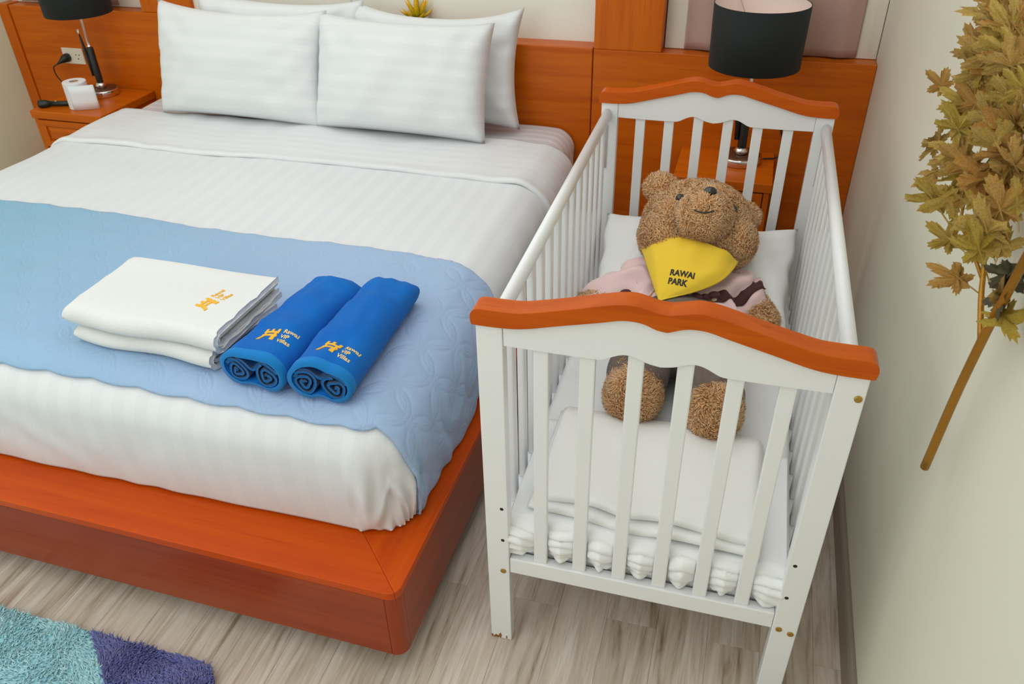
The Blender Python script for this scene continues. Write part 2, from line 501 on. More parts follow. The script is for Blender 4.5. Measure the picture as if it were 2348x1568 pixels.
def curtain(x0, x1, y, z0, z1, label, seed):
    nz = 34; nx = 90
    r = make_noise(seed, 8, 0.5, 2.0)
    S, Z = np.meshgrid(np.linspace(0, 1, nx), np.linspace(0, 1, nz))
    X = x0 + (x1-x0)*S
    Y = y + 0.010*np.sin(2*PI*(S*4.2 + 0.25*Z)) + 0.004*r(S*3, Z*1.2)
    ZZ = z0 + (z1-z0)*Z + 0.002*np.sin(9*S)
    hem = np.abs((ZZ-z0) - 0.07) < 0.006
    Y = Y + np.where((ZZ-z0) < 0.07, -0.003, 0.0)
    o = MB().grid(np.dstack([X, Y, ZZ])).obj('curtain', curtain_m, smooth=True, solid=0.003)
    tagged(o, label, 'curtain')
    return o
curtain(-0.682, -0.072, 0.056, 0.9085, 1.95, 'mauve cloth curtain hanging behind the lamp beside the cot', 3)
curtain(-3.80, -3.262, 0.136, 0.940, 1.95, 'mauve curtain at top left behind the lamp with the toilet roll', 4)

# ================================================================== HEADBOARD
hb = thing('headboard', 'long orange wood headboard panelling along the back wall', 'headboard', (-1.9, 0.05, 0))
box('bed_panel', (-2.83, 0.003, 0), (-1.0205, 0.0995, 0.905), W_x, hb, bevel=0.004)
box('side_panel', (-1.0170, 0.0, 0), (-0.001, 0.0995, 0.9032), W_x, hb, bevel=0.0025)
box('side_panel', (-3.84, 0.08, 0), (-2.83, 0.1795, 0.93), W_x, hb, bevel=0.004)
box('edge_strip', (-3.899, 0.072, 0), (-3.842, 0.1795, 0.935), W_z, hb, bevel=0.004)
for x0, x1, y1, zb in ((-1.0170, -0.7600, 0.0995, 0.9036), (-3.095, -2.83, 0.1795, 0.9305)):
    pl_y0 = 0.001 if x0 > -2 else 0.08
    box('pillar', (x0, pl_y0, zb), (x1, y1, H-.002), W_z, hb, bevel=0.003)

# ================================================================== BED BASE (local A<0 to the left, B>0 towards the head)
bd = thing('platform_bed', 'low orange wood platform bed base with wide ledge under the white mattress', 'bed', (-1.0, 1.0, 0), BED)
A0, B1, ZT, ZB = -2.10, 2.10, 0.3005, 0.08
rr = 0.030; LW = 0.20; tk = 0.022
def arc(cx, cy, r, a0, a1, n=8):
    return [(cx + r*math.cos(a0+(a1-a0)*i/n), cy + r*math.sin(a0+(a1-a0)*i/n)) for i in range(n+1)]
# mitred ledge boards
pc = arc(-rr, rr, rr, -PI/2, 0, 8)
MB().prism_xy([(A0, 0.0)] + pc[:5] + [(-LW, LW), (A0+LW, LW)], ZT-tk, ZT).obj('ledge_board', L_x, bd, bevel=0.002)
MB().prism_xy(pc[4:] + [(0.0, B1), (-LW, B1), (-LW, LW)], ZT-tk, ZT).obj('ledge_board', L_y, bd, bevel=0.002)
MB().prism_xy([(A0, 0.002), (A0+LW, LW), (A0+LW, B1), (A0, B1)], ZT-tk, ZT-.0002).obj('ledge_board', L_y, bd, bevel=0.002)
box('deck', (A0+LW+.001, LW+.001, ZT-.03), (-LW-.001, B1, ZT-.002), W_x, bd, bevel=0)
ZP = ZT-tk-.0006
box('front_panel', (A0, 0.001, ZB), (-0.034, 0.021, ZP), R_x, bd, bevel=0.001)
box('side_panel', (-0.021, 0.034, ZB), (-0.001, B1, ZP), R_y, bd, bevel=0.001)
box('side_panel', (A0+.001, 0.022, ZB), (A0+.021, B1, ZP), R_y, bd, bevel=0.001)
outer = arc(-0.033, 0.033, 0.032, -PI/2, 0, 10); inner = arc(-0.033, 0.033, 0.012, 0, -PI/2, 6)
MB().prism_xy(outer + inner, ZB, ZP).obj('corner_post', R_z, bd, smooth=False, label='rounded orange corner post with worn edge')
box('plinth', (A0+.25, 0.30, 0.001), (-0.30, B1, ZT-.032), dark_wood, bd, bevel=0.002)

# ================================================================== MATTRESS, DUVET, RUNNER
def drape(S, T, x0, x1, y0, top, r, floor_z, yend=None):
    """plane coords (S,T) laid over a box whose flat top is x0..x1, y>=y0; wraps down left, right and front"""
    ds = np.where(S > x1, S-x1, np.where(S < x0, S-x0, 0.0))
    dt = np.where(T < y0, T-y0, 0.0)
    d = np.maximum(np.abs(ds), np.abs(dt))
    nrm = np.sqrt(ds*ds + dt*dt) + 1e-12
    nx, ny = ds/nrm, dt/nrm
    qx = np.clip(S, x0, x1); qy = np.maximum(T, y0)
    arcl = r*PI/2
    th = np.minimum(d, arcl)/r
    rad = np.where(d > 0, r*np.sin(th), 0)
    z = top - np.where(d > 0, r*(1-np.cos(th)), 0) - np.maximum(d-arcl, 0)
    nz = np.cos(th); nrx = nx*np.sin(th); nry = ny*np.sin(th)
    return np.dstack([qx + nx*rad, qy + ny*rad, z]), np.dstack([nrx, nry, nz]), d

MX0, MX1, MYF, MYB = -3.085, -1.045, -1.985, -0.012
ZTOP = 0.617
# fitted-sheet mattress
r0 = 0.075
xi0, xi1, yi0 = MX0+.03+r0, MX1-.035-r0, MYF+.03+r0
Lw = r0*PI/2 + (0.588-r0-0.302)
S, T = np.meshgrid(np.linspace(xi0-Lw, xi1+Lw, 170), np.linspace(yi0-Lw, MYB, 150))
P, N, D = drape(S, T, xi0, xi1, yi0, 0.590, r0, 0.302)
wn = make_noise(11, 12, 2, 6)
fold = make_noise(12, 10, 5, 12)
side = np.clip((D-0.08)/0.1, 0, 1)
disp = 0.0025*wn(S*0.7, T*0.7) + side*0.004*np.sin(2*PI*(T*9 + 0.4*wn(S, T)))
P = P + N*disp[..., None]
P[..., 2] = np.maximum(P[..., 2], 0.3025)
m = MB().grid(P, np.dstack([S, T]))
# close bottom and head end simply
mat_o = m.obj('mattress', sheet_m, None, smooth=True)
q = mat_o.modifiers.new('solid', 'SOLIDIFY'); q.thickness = 0.02; q.offset = -1
tagged(mat_o, 'thick white mattress in a striped fitted sheet on the wooden bed base', 'mattress')

# duvet
r1 = 0.105
xj0, xj1, yj0 = MX0+r1, MX1-r1, MYF+r1
L1 = r1*PI/2 + (ZTOP-r1-0.306)
def duvet_surface(S, T, lift=0.0):
    P, N, D = drape(S, T, xj0, xj1, yj0, ZTOP, r1, 0.306)
    a = make_noise(21, 12, 0.6, 2.2)(S, T)*0.0035 + make_noise(22, 12, 3, 7)(S, T)*0.0010
    side = np.clip((D-0.10)/0.15, 0, 1)
    belly = np.clip(D/ (L1), 0, 1)
    a = a + 0.016*np.sin(PI*np.clip((D-0.06)/(L1-0.06), 0, 1))          # soft bulge of the side faces
    n3 = make_noise(23, 8, 2, 5)
    a = a + side*0.0016*np.sin(2*PI*(S*3.2 + 0.6*n3(S*.6, T*.6)))*np.where(T < yj0, 1, 0)
    a = a + side*0.004*np.sin(2*PI*(T*5.0 + 0.6*n3(S, T)))*np.where(S > xj1, 1, 0)
    # tucked corner folds at the foot corners
    for sx, sg in ((xj1, 1), (xj0, -1)):
        ds = np.clip((S-sx)*sg, 0, None); dt = np.clip(yj0-T, 0, None)
        ang = np.arctan2(ds, dt+1e-9)
        inside = (ds > 0) & (dt > 0)
        w_ = np.where(inside, np.clip((D-0.12)/0.12, 0, 1), 0)
        low = np.clip((L1-D)/0.10, 0, 1)
        a = a + w_*low*(0.009*np.sin(ang*7.0 + 0.9*np.sin(14*D)) + 0.003*np.sin(ang*19 + 5*D + 1.2))
    return P + N*(a+lift)[..., None], N, D
S, T = np.meshgrid(np.linspace(xj0-L1, xj1+L1, 300), np.concatenate([np.linspace(yj0-L1, yj0, 60), np.linspace(yj0, -0.33, 180)[1:]]))
P, N, D = duvet_surface(S, T)
P[..., 2] = np.maximum(P[..., 2], 0.305)
dv = MB().grid(P, np.dstack([S, T])).obj('duvet', duvet_m, None, smooth=True, solid=0.022)
tagged(dv, 'white satin-striped duvet spread over the big bed', 'duvet')

# turned-down top of the sheet lying over the duvet
tt = np.linspace(0, 1, 46)
Tl = -0.665 + (0.385)*tt
prof = 0.008 + 0.006*np.exp(-((tt-0.045)/0.06)**2)
prof = np.where(tt < 0.02, 0.002 + 0.010*tt/0.02, prof)
Ls = 0.30
S, TT = np.meshgrid(np.linspace(xj0-Ls, xj1+Ls, 260), tt)
T = -0.665 + 0.385*TT + 0.012*make_noise(31, 6, 0.4, 1.2)(S, S*0) + 0.02*np.clip((S-xj1)/0.3, 0, 1)
lift = np.interp(TT, tt, prof) + 0.0015*make_noise(32, 10, 3, 8)(S, T)
P, N, D = duvet_surface(S, T)
P = P + N*lift[..., None]
fo = MB().grid(P, np.dstack([S, T])).obj('turned_down_sheet', fold_m, None, smooth=True, solid=0.006)
tagged(fo, 'white striped sheet turned down over the duvet in front of the pillows', 'sheet')

# quilted runner with scalloped edges
nS, nT = 360, 150
sr = np.linspace(xj0-L1+.004, xj1+L1-.002, nS)
tr = np.linspace(0, 1, nT)
S, TT = np.meshgrid(sr, tr)
scal_f = 0.007*np.abs(np.sin(PI*sr/0.13)) + 0.004*make_noise(41, 6, 0.5, 1.5)(sr, sr*0)
scal_b = 0.005*np.abs(np.sin(PI*sr/0.13)) + 0.006*make_noise(42, 6, 0.3, 1.0)(sr, sr*0) + 0.020*np.clip((sr+2.0)/1.0, -1, 1)
Tf = -1.952 - scal_f; Tb = -1.218 - scal_b - 0.055*np.clip((sr-xj1+0.05)/0.35, 0, 1)
T = Tf[None, :] + (Tb-Tf)[None, :]*TT
P, N, D = duvet_surface(S, T)
edge = np.minimum(TT, 1-TT)
puff = 0.008 + 0.005*np.clip(edge/0.02, 0, 1)
flatz = np.clip(1-D/0.1, 0, 1)
puff = puff + 0.0012*make_noise(43, 12, 4, 9)(S, T)*np.clip(1-(S+2.6)/1.8, 0.25, 1)
dd = np.minimum(np.abs(np.hypot(((S/0.13) % 1)-.5, ((T/0.15) % 1)-.5)-0.47), np.abs(np.hypot(((S/0.13+.5) % 1)-.5, ((T/0.15+.5) % 1)-.5)-0.47))
puff = puff - (0.0006 + 0.0013*np.clip((S+1.45)/0.25, 0, 1))*np.exp(-(dd/0.06)**2)
P = P + N*puff[..., None]
P[..., 2] = np.maximum(P[..., 2], 0.3065)
rn = MB().grid(P, np.dstack([S, T])).obj('bed_runner', quilt_m, None, smooth=True, solid=0.010)
tagged(rn, 'light blue quilted bed runner lying across the foot of the bed', 'bed runner')
RUN_BVH = BVHTree.FromPolygons([tuple(p) for p in P.reshape(-1, 3)],
    [(i*nS+j, i*nS+j+1, (i+1)*nS+j+1, (i+1)*nS+j) for i in range(nT-1) for j in range(nS-1)])

# ================================================================== PILLOWS
def pillow_mesh(name, w, h, t, seed, parent, ear=0.02):
    n, mm = 44, 34
    U, V = np.meshgrid(np.linspace(-1, 1, n), np.linspace(-1, 1, mm))
    nz = make_noise(seed, 12, 0.4, 1.6)
    prof = np.clip((1-np.abs(U)**2.6)*(1-np.abs(V)**2.6), 0, 1)**0.42
    X = U*w/2*(1 - ear*2*(1-np.abs(V)**2)*np.abs(U)**3)
    Y = V*h/2*(1 - np.where(V > 0, 5.5, 2.2)*ear*(1-np.abs(U)**2.4)*np.abs(V)**3)
    rad = np.abs(U*V)
    wr = 0.006*nz(U*1.3, V)*prof + 0.015*rad**1.3*np.sin(16*(np.abs(U)-np.abs(V)*h/w) + nz(U, V))*prof
    cz = make_noise(seed+9, 10, 1.2, 3.2)(U*1.2, V)
    wr = wr + 0.0045*cz*prof*np.clip(np.abs(U)*1.5-0.25, 0.12, 1) + 0.004*np.sin(22*V + 3*U + nz(U, V))*np.clip((np.abs(U)-0.72)/0.2, 0, 1)*prof
    top = np.dstack([X, Y, t*0.62*prof + wr]); bot = np.dstack([X, Y, -t*0.38*prof + wr*0.4])
    m = MB(); uv = np.dstack([X, Y])
    m.grid(top, uv); m.grid(bot[:, ::-1], uv[:, ::-1])
    me_o = m.obj(name, pillow_m, parent, smooth=True)
    bm = bmesh.new(); bm.from_mesh(me_o.data); bmesh.ops.remove_doubles(bm, verts=bm.verts, dist=0.0004); bm.to_mesh(me_o.data); bm.free()
    me_o.data.polygons.foreach_set('use_smooth', [True]*len(me_o.data.polygons))
    return me_o
def place_pillow(o, bl, br, tl):
    """orient from three corners: bottom-left, bottom-right, top-left"""
    bl, br, tl = Vector(bl), Vector(br), Vector(tl)
    ux = (br-bl).normalized(); uy = (tl-bl); uy = (uy - ux*uy.dot(ux)).normalized(); uz = ux.cross(uy)
    R = Matrix((ux, uy, uz)).transposed().to_4x4()
    c = bl + (br-bl)*0.5 + uy*(tl-bl).length*0.5
    o.matrix_world = Matrix.Translation(c) @ R
PIL = [('white striped pillow at the front left, under the wall socket side', 0.770, 0.445, 0.17, 51, (-2.800, -0.305, 0.628), (-2.035, -0.320, 0.620), (-2.750, -0.175, 1.045), 0.030),
       ('white striped pillow at the front right, in front of the succulent', 0.715, 0.430, 0.18, 52, (-2.065, -0.330, 0.635), (-1.355, -0.345, 0.630), (-2.050, -0.185, 1.030), 0.022),
       ('white pillow behind the front left one, only its top edge showing', 0.76, 0.45, 0.14, 53, (-2.68, -0.140, 0.628), (-1.95, -0.145, 0.615), (-2.64, -0.055, 1.07), 0.030),
       ('white pillow behind the front right one, its right end showing', 0.72, 0.45, 0.14, 54, (-1.990, -0.130, 0.628), (-1.276, -0.135, 0.628), (-1.995, -0.055, 1.040), 0.045)]
for lab, w_, h_, t_, sd, bl, br, tl, ear in PIL:
    o = pillow_mesh('pillow', w_, h_, t_, sd, None, ear)
    place_pillow(o, bl, br, tl)
    tagged(o, lab, 'pillow', 'pillows on the big bed')

# ================================================================== TOWELS
def ribbon(m, path, thick, fn_end0, fn_end1, nslice=16, jitter=0.0, seed=0, uvs=True):
    """path: list of (p,q) in the cross-section; solid ribbon of given thickness swept between two ends.
    fn(p,q,t) -> xyz"""
    pts = np.array(path, float); n = len(pts)
    tan = np.gradient(pts, axis=0); tan /= np.linalg.norm(tan, axis=1)[:, None] + 1e-9
    nor = np.stack([-tan[:, 1], tan[:, 0]], 1)
    loop = np.vstack([pts + nor*thick/2, (pts - nor*thick/2)[::-1]])
    k = len(loop); verts = []; faces = []
    ts = np.linspace(0, 1, nslice)
    for t in ts:
        for p in loop: verts.append(fn_end0(p[0], p[1], t))
    for i in range(nslice-1):
        for j in range(k):
            faces.append((i*k+j, i*k+(j+1) % k, (i+1)*k+(j+1) % k, (i+1)*k+j))
    for i in (0, nslice-1):
        for j in range(n-1):
            a, b, c, d = i*k+j, i*k+j+1, i*k+k-2-j, i*k+k-1-j
            faces.append((a, d, c, b) if i else (a, b, c, d))
    m.add(verts, faces)
def smooth_path(pts, n=60):
    pts = np.array(pts, float)
    d = np.r_[0, np.cumsum(np.linalg.norm(np.diff(pts, axis=0), axis=1))]
    # catmull-rom
    out = []
    P_ = np.vstack([2*pts[0]-pts[1], pts, 2*pts[-1]-pts[-2]])
    for u in np.linspace(0, len(pts)-1, n):
        i = min(int(u), len(pts)-2); t = u-i
        a, b, c, e = P_[i], P_[i+1], P_[i+2], P_[i+3]
        out.append(0.5*((2*b) + (c-a)*t + (2*a-5*b+4*c-e)*t*t + (3*b-a-3*c+e)*t**3))
    return np.array(out)

# folded white towels: u-shaped folds opening at the right end
def white_towel(z0, th, corners, label, seed):
    """corners: FL, FR, BR, BL (x,y)"""
    FL, FR, BR, BL = [np.array(c, float) for c in corners]
    depth = 1.0
    o = thing('folded_towel', label, 'towel', (float((FL+BR)[0]/2), float((FL+BR)[1]/2), z0), group='folded white towels on the bed')
    nz = make_noise(seed, 8, 0.6, 2.0)
    def fn(q, h, t):
        # q: 0 back .. 1 front ; h height 0..1 ; t 0 left .. 1 right
        left = FL*q + BL*(1-q); right = FR*q + BR*(1-q)
        e = 1.0
        tl = max(0.0, 1 - t/0.07)
        sq = 1 - 0.42*tl*tl
        zz = z0 + th*(0.5 + (h-0.5)*sq)
        p = left*(1-t) + right*t
        sag = -0.003*math.sin(PI*t)*(1.0 if h > .5 else 0.0)
        w_ = 0.0022*float(nz(np.array(t*0.9), np.array(q*0.6)))*(1 if h > 0.5 else 0.3)
        front = max(0, (q-0.8)/0.2)
        return (p[0], p[1] - 0.006*front*math.sin(9*t+seed), zz + w_*th/0.05 + sag)
    m = MB()
    t1 = 0.010
    ht = lambda mm: mm/th/1.0
    # outer shell: from back top, to the front, turning under, to the back bottom (units: q in depth fraction, h fraction)
    # work in metric profile then map
    Dm = float(np.linalg.norm(FL-BL))
    def met(path):
        def g(a, b, t): return fn(a/Dm, b/th, t)
        return g
    def u_fold(front, top, bot, back=0.0, n=12):
        r = (top-bot)/2; c = front - r
        pts = [(back, top)] + [(back + (c-back)*i/10, top) for i in range(1, 10)]
        pts += [(c + r*math.sin(a), (top+bot)/2 + r*math.cos(a)) for a in np.linspace(0, PI, n)]
        pts += [(back + (c-back)*i/10, bot) for i in range(9, -1, -1)]
        return pts
    ribbon(m, u_fold(Dm, th-t1/2, t1/2), t1, met(0), None, 26)
    out_o = m.obj('outer_layer', terry_white, o, smooth=True)
    def smooth_by(o2):
        mm_ = o2.modifiers.new('bev', 'BEVEL'); mm_.width = 0.0025; mm_.segments = 2; mm_.limit_method = 'ANGLE'; mm_.angle_limit = math.radians(50)
    smooth_by(out_o)
    for (fr_, top, bot, inset) in ((Dm-0.016, th-t1*1.15, t1*1.15, 0.006), (Dm-0.040, th-t1*2.2, t1*2.2, 0.016)):
        if top-bot < 0.008: continue
        m2 = MB()
        g0 = met(0)
        ribbon(m2, u_fold(fr_, top-t1/2*.9, bot+t1/2*.9), t1*.85, lambda a, b, t, g0=g0, inset=inset: g0(a, b, 0.05 + t*(0.95-inset*2)), None, 16)
        smooth_by(m2.obj('inner_layer', terry_white, o, smooth=True))
    me = out_o.data
    bvh = BVHTree.FromPolygons([tuple(o.matrix_world.translation + v.co + Vector(o.location)) if False else tuple(v.co + Vector(o.location)) for v in me.vertices],
                               [tuple(p.vertices) for p in me.polygons])
    return o, bvh
zr = 0.632
wt2, _b = white_towel(zr, 0.048, [(-1.919, -1.868), (-1.522, -1.882), (-1.482, -1.655), (-1.925, -1.615)], 'white towel folded flat, lowest of the two beside the blue rolls', 62)
wt1, WT_BVH = white_towel(zr+0.049, 0.056, [(-1.926, -1.876), (-1.496, -1.884), (-1.490, -1.614), (-1.940, -1.604)], 'white folded towel on top of the pair, with gold embroidery', 61)

# rolled blue towels
def rolled_towel(front_l, front_r, axis, length, hgt, label, seed, mirror=1, taper=0.9):
    fl_, fr_ = np.array(front_l, float), np.array(front_r, float)
    wd = float(np.linalg.norm(fr_-fl_)); ux = (fr_-fl_)/wd
    ay = np.array(axis, float); ay /= np.linalg.norm(ay)
    z0 = 0.632
    mid = (fl_+fr_)/2
    o = thing('rolled_towel', label, 'towel', (float(mid[0] + ay[0]*length/2), float(mid[1] + ay[1]*length/2), z0), group='rolled blue towels on the bed')
    nz = make_noise(seed, 8, 0.5, 1.6)
    rsd = np.random.default_rng(seed)
    def mp(a, b, t, L=length):
        # a across (0..wd), b up, t along 0..1
        y = t*L
        fz = 1 - 0.10*(t**2)*(b/hgt) - (0.24*max(0, (t-0.9)/0.1)**2)*(b/hgt)
        sc = 1 - (1-taper)*t - 0.06*max(0, (t-0.92)/0.08)**2
        aa = wd/2 + (a-wd/2)*sc
        w_ = (0.0045*float(nz(np.array(t*2.4), np.array(a*6))) + 0.0018*float(nz(np.array(t*7.0), np.array(a*17+3))))*(b/hgt)
        p = fl_ + ux*aa + ay*y
        return (p[0], p[1], z0 + b*fz + w_)
    th = 0.010
    hw = wd/2
    # outer wrapper: closed loop, flattened with rounded shoulders and a dip between the two rolls at the bottom
    loop = []
    r = hgt*0.52
    for a in np.linspace(-PI/2, PI/2, 14): loop.append((wd - r + r*math.cos(a), hgt/2 + hgt/2*math.sin(a)))
    loop += [(wd-r - (wd-2*r)*i/8, hgt*(1.0 + 0.06*math.sin(PI*i/8))) for i in range(1, 8)]
    for a in np.linspace(PI/2, 3*PI/2, 14): loop.append((r + r*math.cos(a), hgt/2 + hgt/2*math.sin(a)))
    loop += [(r + (wd-2*r)*i/8, hgt*0.10*math.sin(PI*i/8)) for i in range(1, 8)]
    loop = np.array(loop)
    cx, cy = wd/2, hgt/2
    inner = np.stack([cx + (loop[:, 0]-cx)*(1-2*th/wd), cy + (loop[:, 1]-cy)*(1-2*th/hgt)], 1)
    m = MB(); ns = 26; k = len(loop); V = []; Fc = []
    for t in np.linspace(0, 1, ns):
        for p in loop: V.append(mp(p[0], p[1], t))
    for i in range(ns-1):
        for j in range(k): Fc.append((i*k+j, (i+1)*k+j, (i+1)*k+(j+1) % k, i*k+(j+1) % k))
    Fc.append(tuple(range((ns-1)*k, ns*k)))
    b0 = len(V)
    for t in (0.0, 0.13):
        for p in inner: V.append(mp(p[0], p[1], t))
    for j in range(k):
        Fc.append((j, (j+1) % k, b0+(j+1) % k, b0+j))
        Fc.append((b0+j, b0+(j+1) % k, b0+k+(j+1) % k, b0+k+j))
    Fc.append(tuple(reversed(range(b0+k, b0+2*k))))
    m.add(V, Fc)
    body = m.obj('outer_wrap', terry_blue, o, smooth=True)
    # woven hem band along the front rim
    m = MB(); V = []; Fc = []
    for t in (0.0, 0.045):
        for p in loop:
            q = (cx + (p[0]-cx)*1.012, cy + (p[1]-cy)*1.02)
            V.append(mp(q[0], max(q[1], 0.001), t - (0.006 if t == 0 else 0)))
    for j in range(k): Fc.append((j, k+j, k+(j+1) % k, (j+1) % k))
    base = len(V)
    for p in inner: V.append(mp(p[0], p[1], -0.006))
    for j in range(k): Fc.append((j, (j+1) % k, base+(j+1) % k, base+j))
    m.add(V, Fc); m.obj('hem_band', terry_hem, o, smooth=True)
    # two scrolls
    for side, turns, ph in ((0, 2.3, 0.3 + 0.5*rsd.random()), (1, 2.1, 2.2 + 0.5*rsd.random())):
        rc = hgt*0.40
        c = (hw*0.52 if side == 0 else wd - hw*0.52, hgt*0.44)
        sg = 1 if side == 0 else -1
        path = []
        for u in np.linspace(0, 1, 54):
            a = ph + sg*u*turns*2*PI
            rad = rc*(0.16 + 0.84*u) + 0.0022*math.sin(3*a+seed) - th*0.3
            path.append((c[0] + 0.92*rad*math.cos(a), c[1] + rad*0.95*math.sin(a)))
        m = MB(); ribbon(m, path, th*0.72, lambda a, b, t: mp(a, b, -0.004 + t*0.125), None, 4)
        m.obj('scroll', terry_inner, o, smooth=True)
    # wavy layer lying over the scrolls
    path = [(th*1.6 + (wd-3.2*th)*u, hgt*0.83 - 0.020*math.exp(-((u-0.5)/0.14)**2) - 0.024*(2*u-1)**4 + 0.002*math.sin(17*u+seed)) for u in np.linspace(0, 1, 40)]
    m = MB(); ribbon(m, path, th*0.8, lambda a, b, t: mp(a, b, 0.0 + t*0.125), None, 4)
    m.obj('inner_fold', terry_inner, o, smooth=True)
    bvh = BVHTree.FromPolygons([tuple(v.co + Vector(o.location)) for v in body.data.vertices], [tuple(p.vertices) for p in body.data.polygons])
    return o, bvh
bl1, BL1_BVH = rolled_towel((-1.478, -1.908), (-1.312, -1.924), (0.030, 0.40), 0.395, 0.090, 'bright blue towel rolled into a double scroll, left one of two', 71)
bl2, BL2_BVH = rolled_towel((-1.304, -1.918), (-1.150, -1.918), (-0.002, 0.40), 0.432, 0.094, 'bright blue towel rolled into a double scroll, right one of two', 75)

# ------------------------------------------------------------------ lettering
def text_polys(txt, size, bold=0.012):
    cu = bpy.data.curves.new('t', 'FONT'); cu.body = txt; cu.size = size; cu.resolution_u = 3
    cu.offset = size*bold
    o = bpy.data.objects.new('t', cu); col.objects.link(o)
    dg = bpy.context.evaluated_depsgraph_get()
    me = bpy.data.meshes.new_from_object(o.evaluated_get(dg))
    v = [tuple(p.co[:2]) for p in me.vertices]; f = [tuple(p.vertices) for p in me.polygons]
    bpy.data.objects.remove(o); bpy.data.curves.remove(cu); bpy.data.meshes.remove(me)
    return v, f
def refine(v, f, maxlen):
    bm = bmesh.new(); vs_ = [bm.verts.new((p[0], p[1], 0)) for p in v]
    for q in f:
        try: bm.faces.new([vs_[i] for i in q])
        except ValueError: pass
    for _ in range(3):
        es = [e for e in bm.edges if e.calc_length() > maxlen]
        if not es: break
        bmesh.ops.subdivide_edges(bm, edges=es, cuts=1)
    bmesh.ops.triangulate(bm, faces=bm.faces)
    bm.verts.index_update()
    out = [(p.co.x, p.co.y) for p in bm.verts], [tuple(q.index for q in fc.verts) for fc in bm.faces]
    bm.free(); return out
def emboss(name, shapes, org, ux, uy, bvh, mat, parent, h, ray=(0, 0, -1)):
    """shapes: list of (verts2d, faces); laid at org + ux*x + uy*y, dropped on bvh along ray, raised h"""
    m = MB(); ray = Vector(ray); org = Vector(org); ux = Vector(ux); uy = Vector(uy)
    for v, f in shapes:
        v, f = refine(v, f, 0.008)
        top = []
        for x_, y_ in v:
            p = org + ux*x_ + uy*y_
            hit = bvh.ray_cast(p - ray*0.3, ray)
            q = hit[0] if hit[0] is not None else bvh.find_nearest(p)[0]
            top.append(q - ray*h)
        n = len(top)
        bot = [p + ray*(h+0.001) for p in top]
        edges = {}
        for fc in f:
            for a, b in zip(fc, fc[1:]+fc[:1]):
                edges[(a, b)] = edges.get((a, b), 0) + 1
        sides = [(a, a+n, b+n, b) for (a, b) in edges if (b, a) not in edges]
        m.add(top + bot, list(f) + sides)
    return m.obj(name, mat, parent)
def emblem(s):
    P_ = lambda pts: ([(x_*s, y_*s) for x_, y_ in pts], [tuple(range(len(pts)))])
    R_ = lambda x0, y0, x1, y1: P_([(x0, y0), (x1, y0), (x1, y1), (x0, y1)])
    return [R_(0.0, .64, 1.0, .80), R_(0.0, .80, .17, 1.0), R_(.41, .80, .58, 1.0), R_(.83, .80, 1.0, 1.0),
            R_(0.08, .50, .25, .64), R_(.75, .50, .92, .64), R_(0.0, .34, 1.0, .50),
            P_([(.02, .34), (-.18, 0), (.06, 0), (.26, .34)]), P_([(.70, .34), (.72, 0), (.98, 0), (.94, .34)])]
def shift(sh, dx, dy): return [([(x_+dx, y_+dy) for x_, y_ in v], f) for v, f in sh]
def logo(org, ang, s, bvh, parent, mat2):
    ux = (math.cos(ang), math.sin(ang), 0); uy = (-math.sin(ang), math.cos(ang), 0)
    e = emboss('emblem', emblem(s), org, ux, uy, bvh, thread_m, parent, 0.0016)
    e['label'] = 'gold embroidered tower emblem'
    sh = []
    for i, t in enumerate(('Rawai', 'VIP', 'Villas')):
        sh += shift([text_polys(t, s*0.40)], s*1.22, s*(0.78 - 0.42*i))
    e = emboss('lettering', sh, org, ux, uy, bvh, mat2, parent, 0.0012)
    e['label'] = 'pale gold embroidered words'
logo((-1.409, -1.850, 0.80), math.radians(-3), 0.039, BL1_BVH, bl1, thread_pale)
logo((-1.249, -1.866, 0.80), math.radians(-8), 0.039, BL2_BVH, bl2, thread_pale)
logo((-1.575, -1.795, 0.78), math.radians(75), 0.040, WT_BVH, wt1, thread_m)

# ================================================================== COT
cr = thing('baby_cot', 'white wooden baby cot with curved orange wood end caps beside the bed', 'cot', (0, 0.64, 0), CRIB)
CW, CL, PWD, PD = 0.6821, 1.2789, 0.0511, 0.030
ZPOST = 0.930
CAPB = [(-0.347, 0.932), (-0.339, 0.9305), (-0.288, 0.931), (-0.245, 0.936), (-0.184, 0.952), (-0.11, 0.971), (-0.075, 0.9805), (-0.051, 0.982), (-0.032, 0.979), (-0.014, 0.972), (0.0045, 0.969)]
CAPB = CAPB + [(-x_, z_) for x_, z_ in CAPB[:-1][::-1]]
CAPT = [(-0.349, 0.945), (-0.347, 0.955), (-0.341, 0.963), (-0.33, 0.9665), (-0.299, 0.9665), (-0.258, 0.968), (-0.22, 0.976), (-0.169, 0.989), (-0.112, 1.005), (-0.076, 1.0135), (-0.053, 1.015), (-0.034, 1.011), (-0.014, 1.006), (0.0045, 1.0045)]
CAPT = CAPT + [(-x_, z_) for x_, z_ in CAPT[:-1][::-1]]
PANB = [(-0.289, 0.885), (-0.202, 0.884), (-0.127, 0.884), (-0.104, 0.886), (-0.086, 0.895), (-0.069, 0.902), (-0.051, 0.902), (-0.024, 0.892), (-0.003, 0.888)]
PANB = PANB + [(-x_, z_) for x_, z_ in PANB[::-1]]
capb_s = smooth_path(CAPB, 70); capt_s = smooth_path(CAPT, 90); panb_s = smooth_path(PANB, 60)
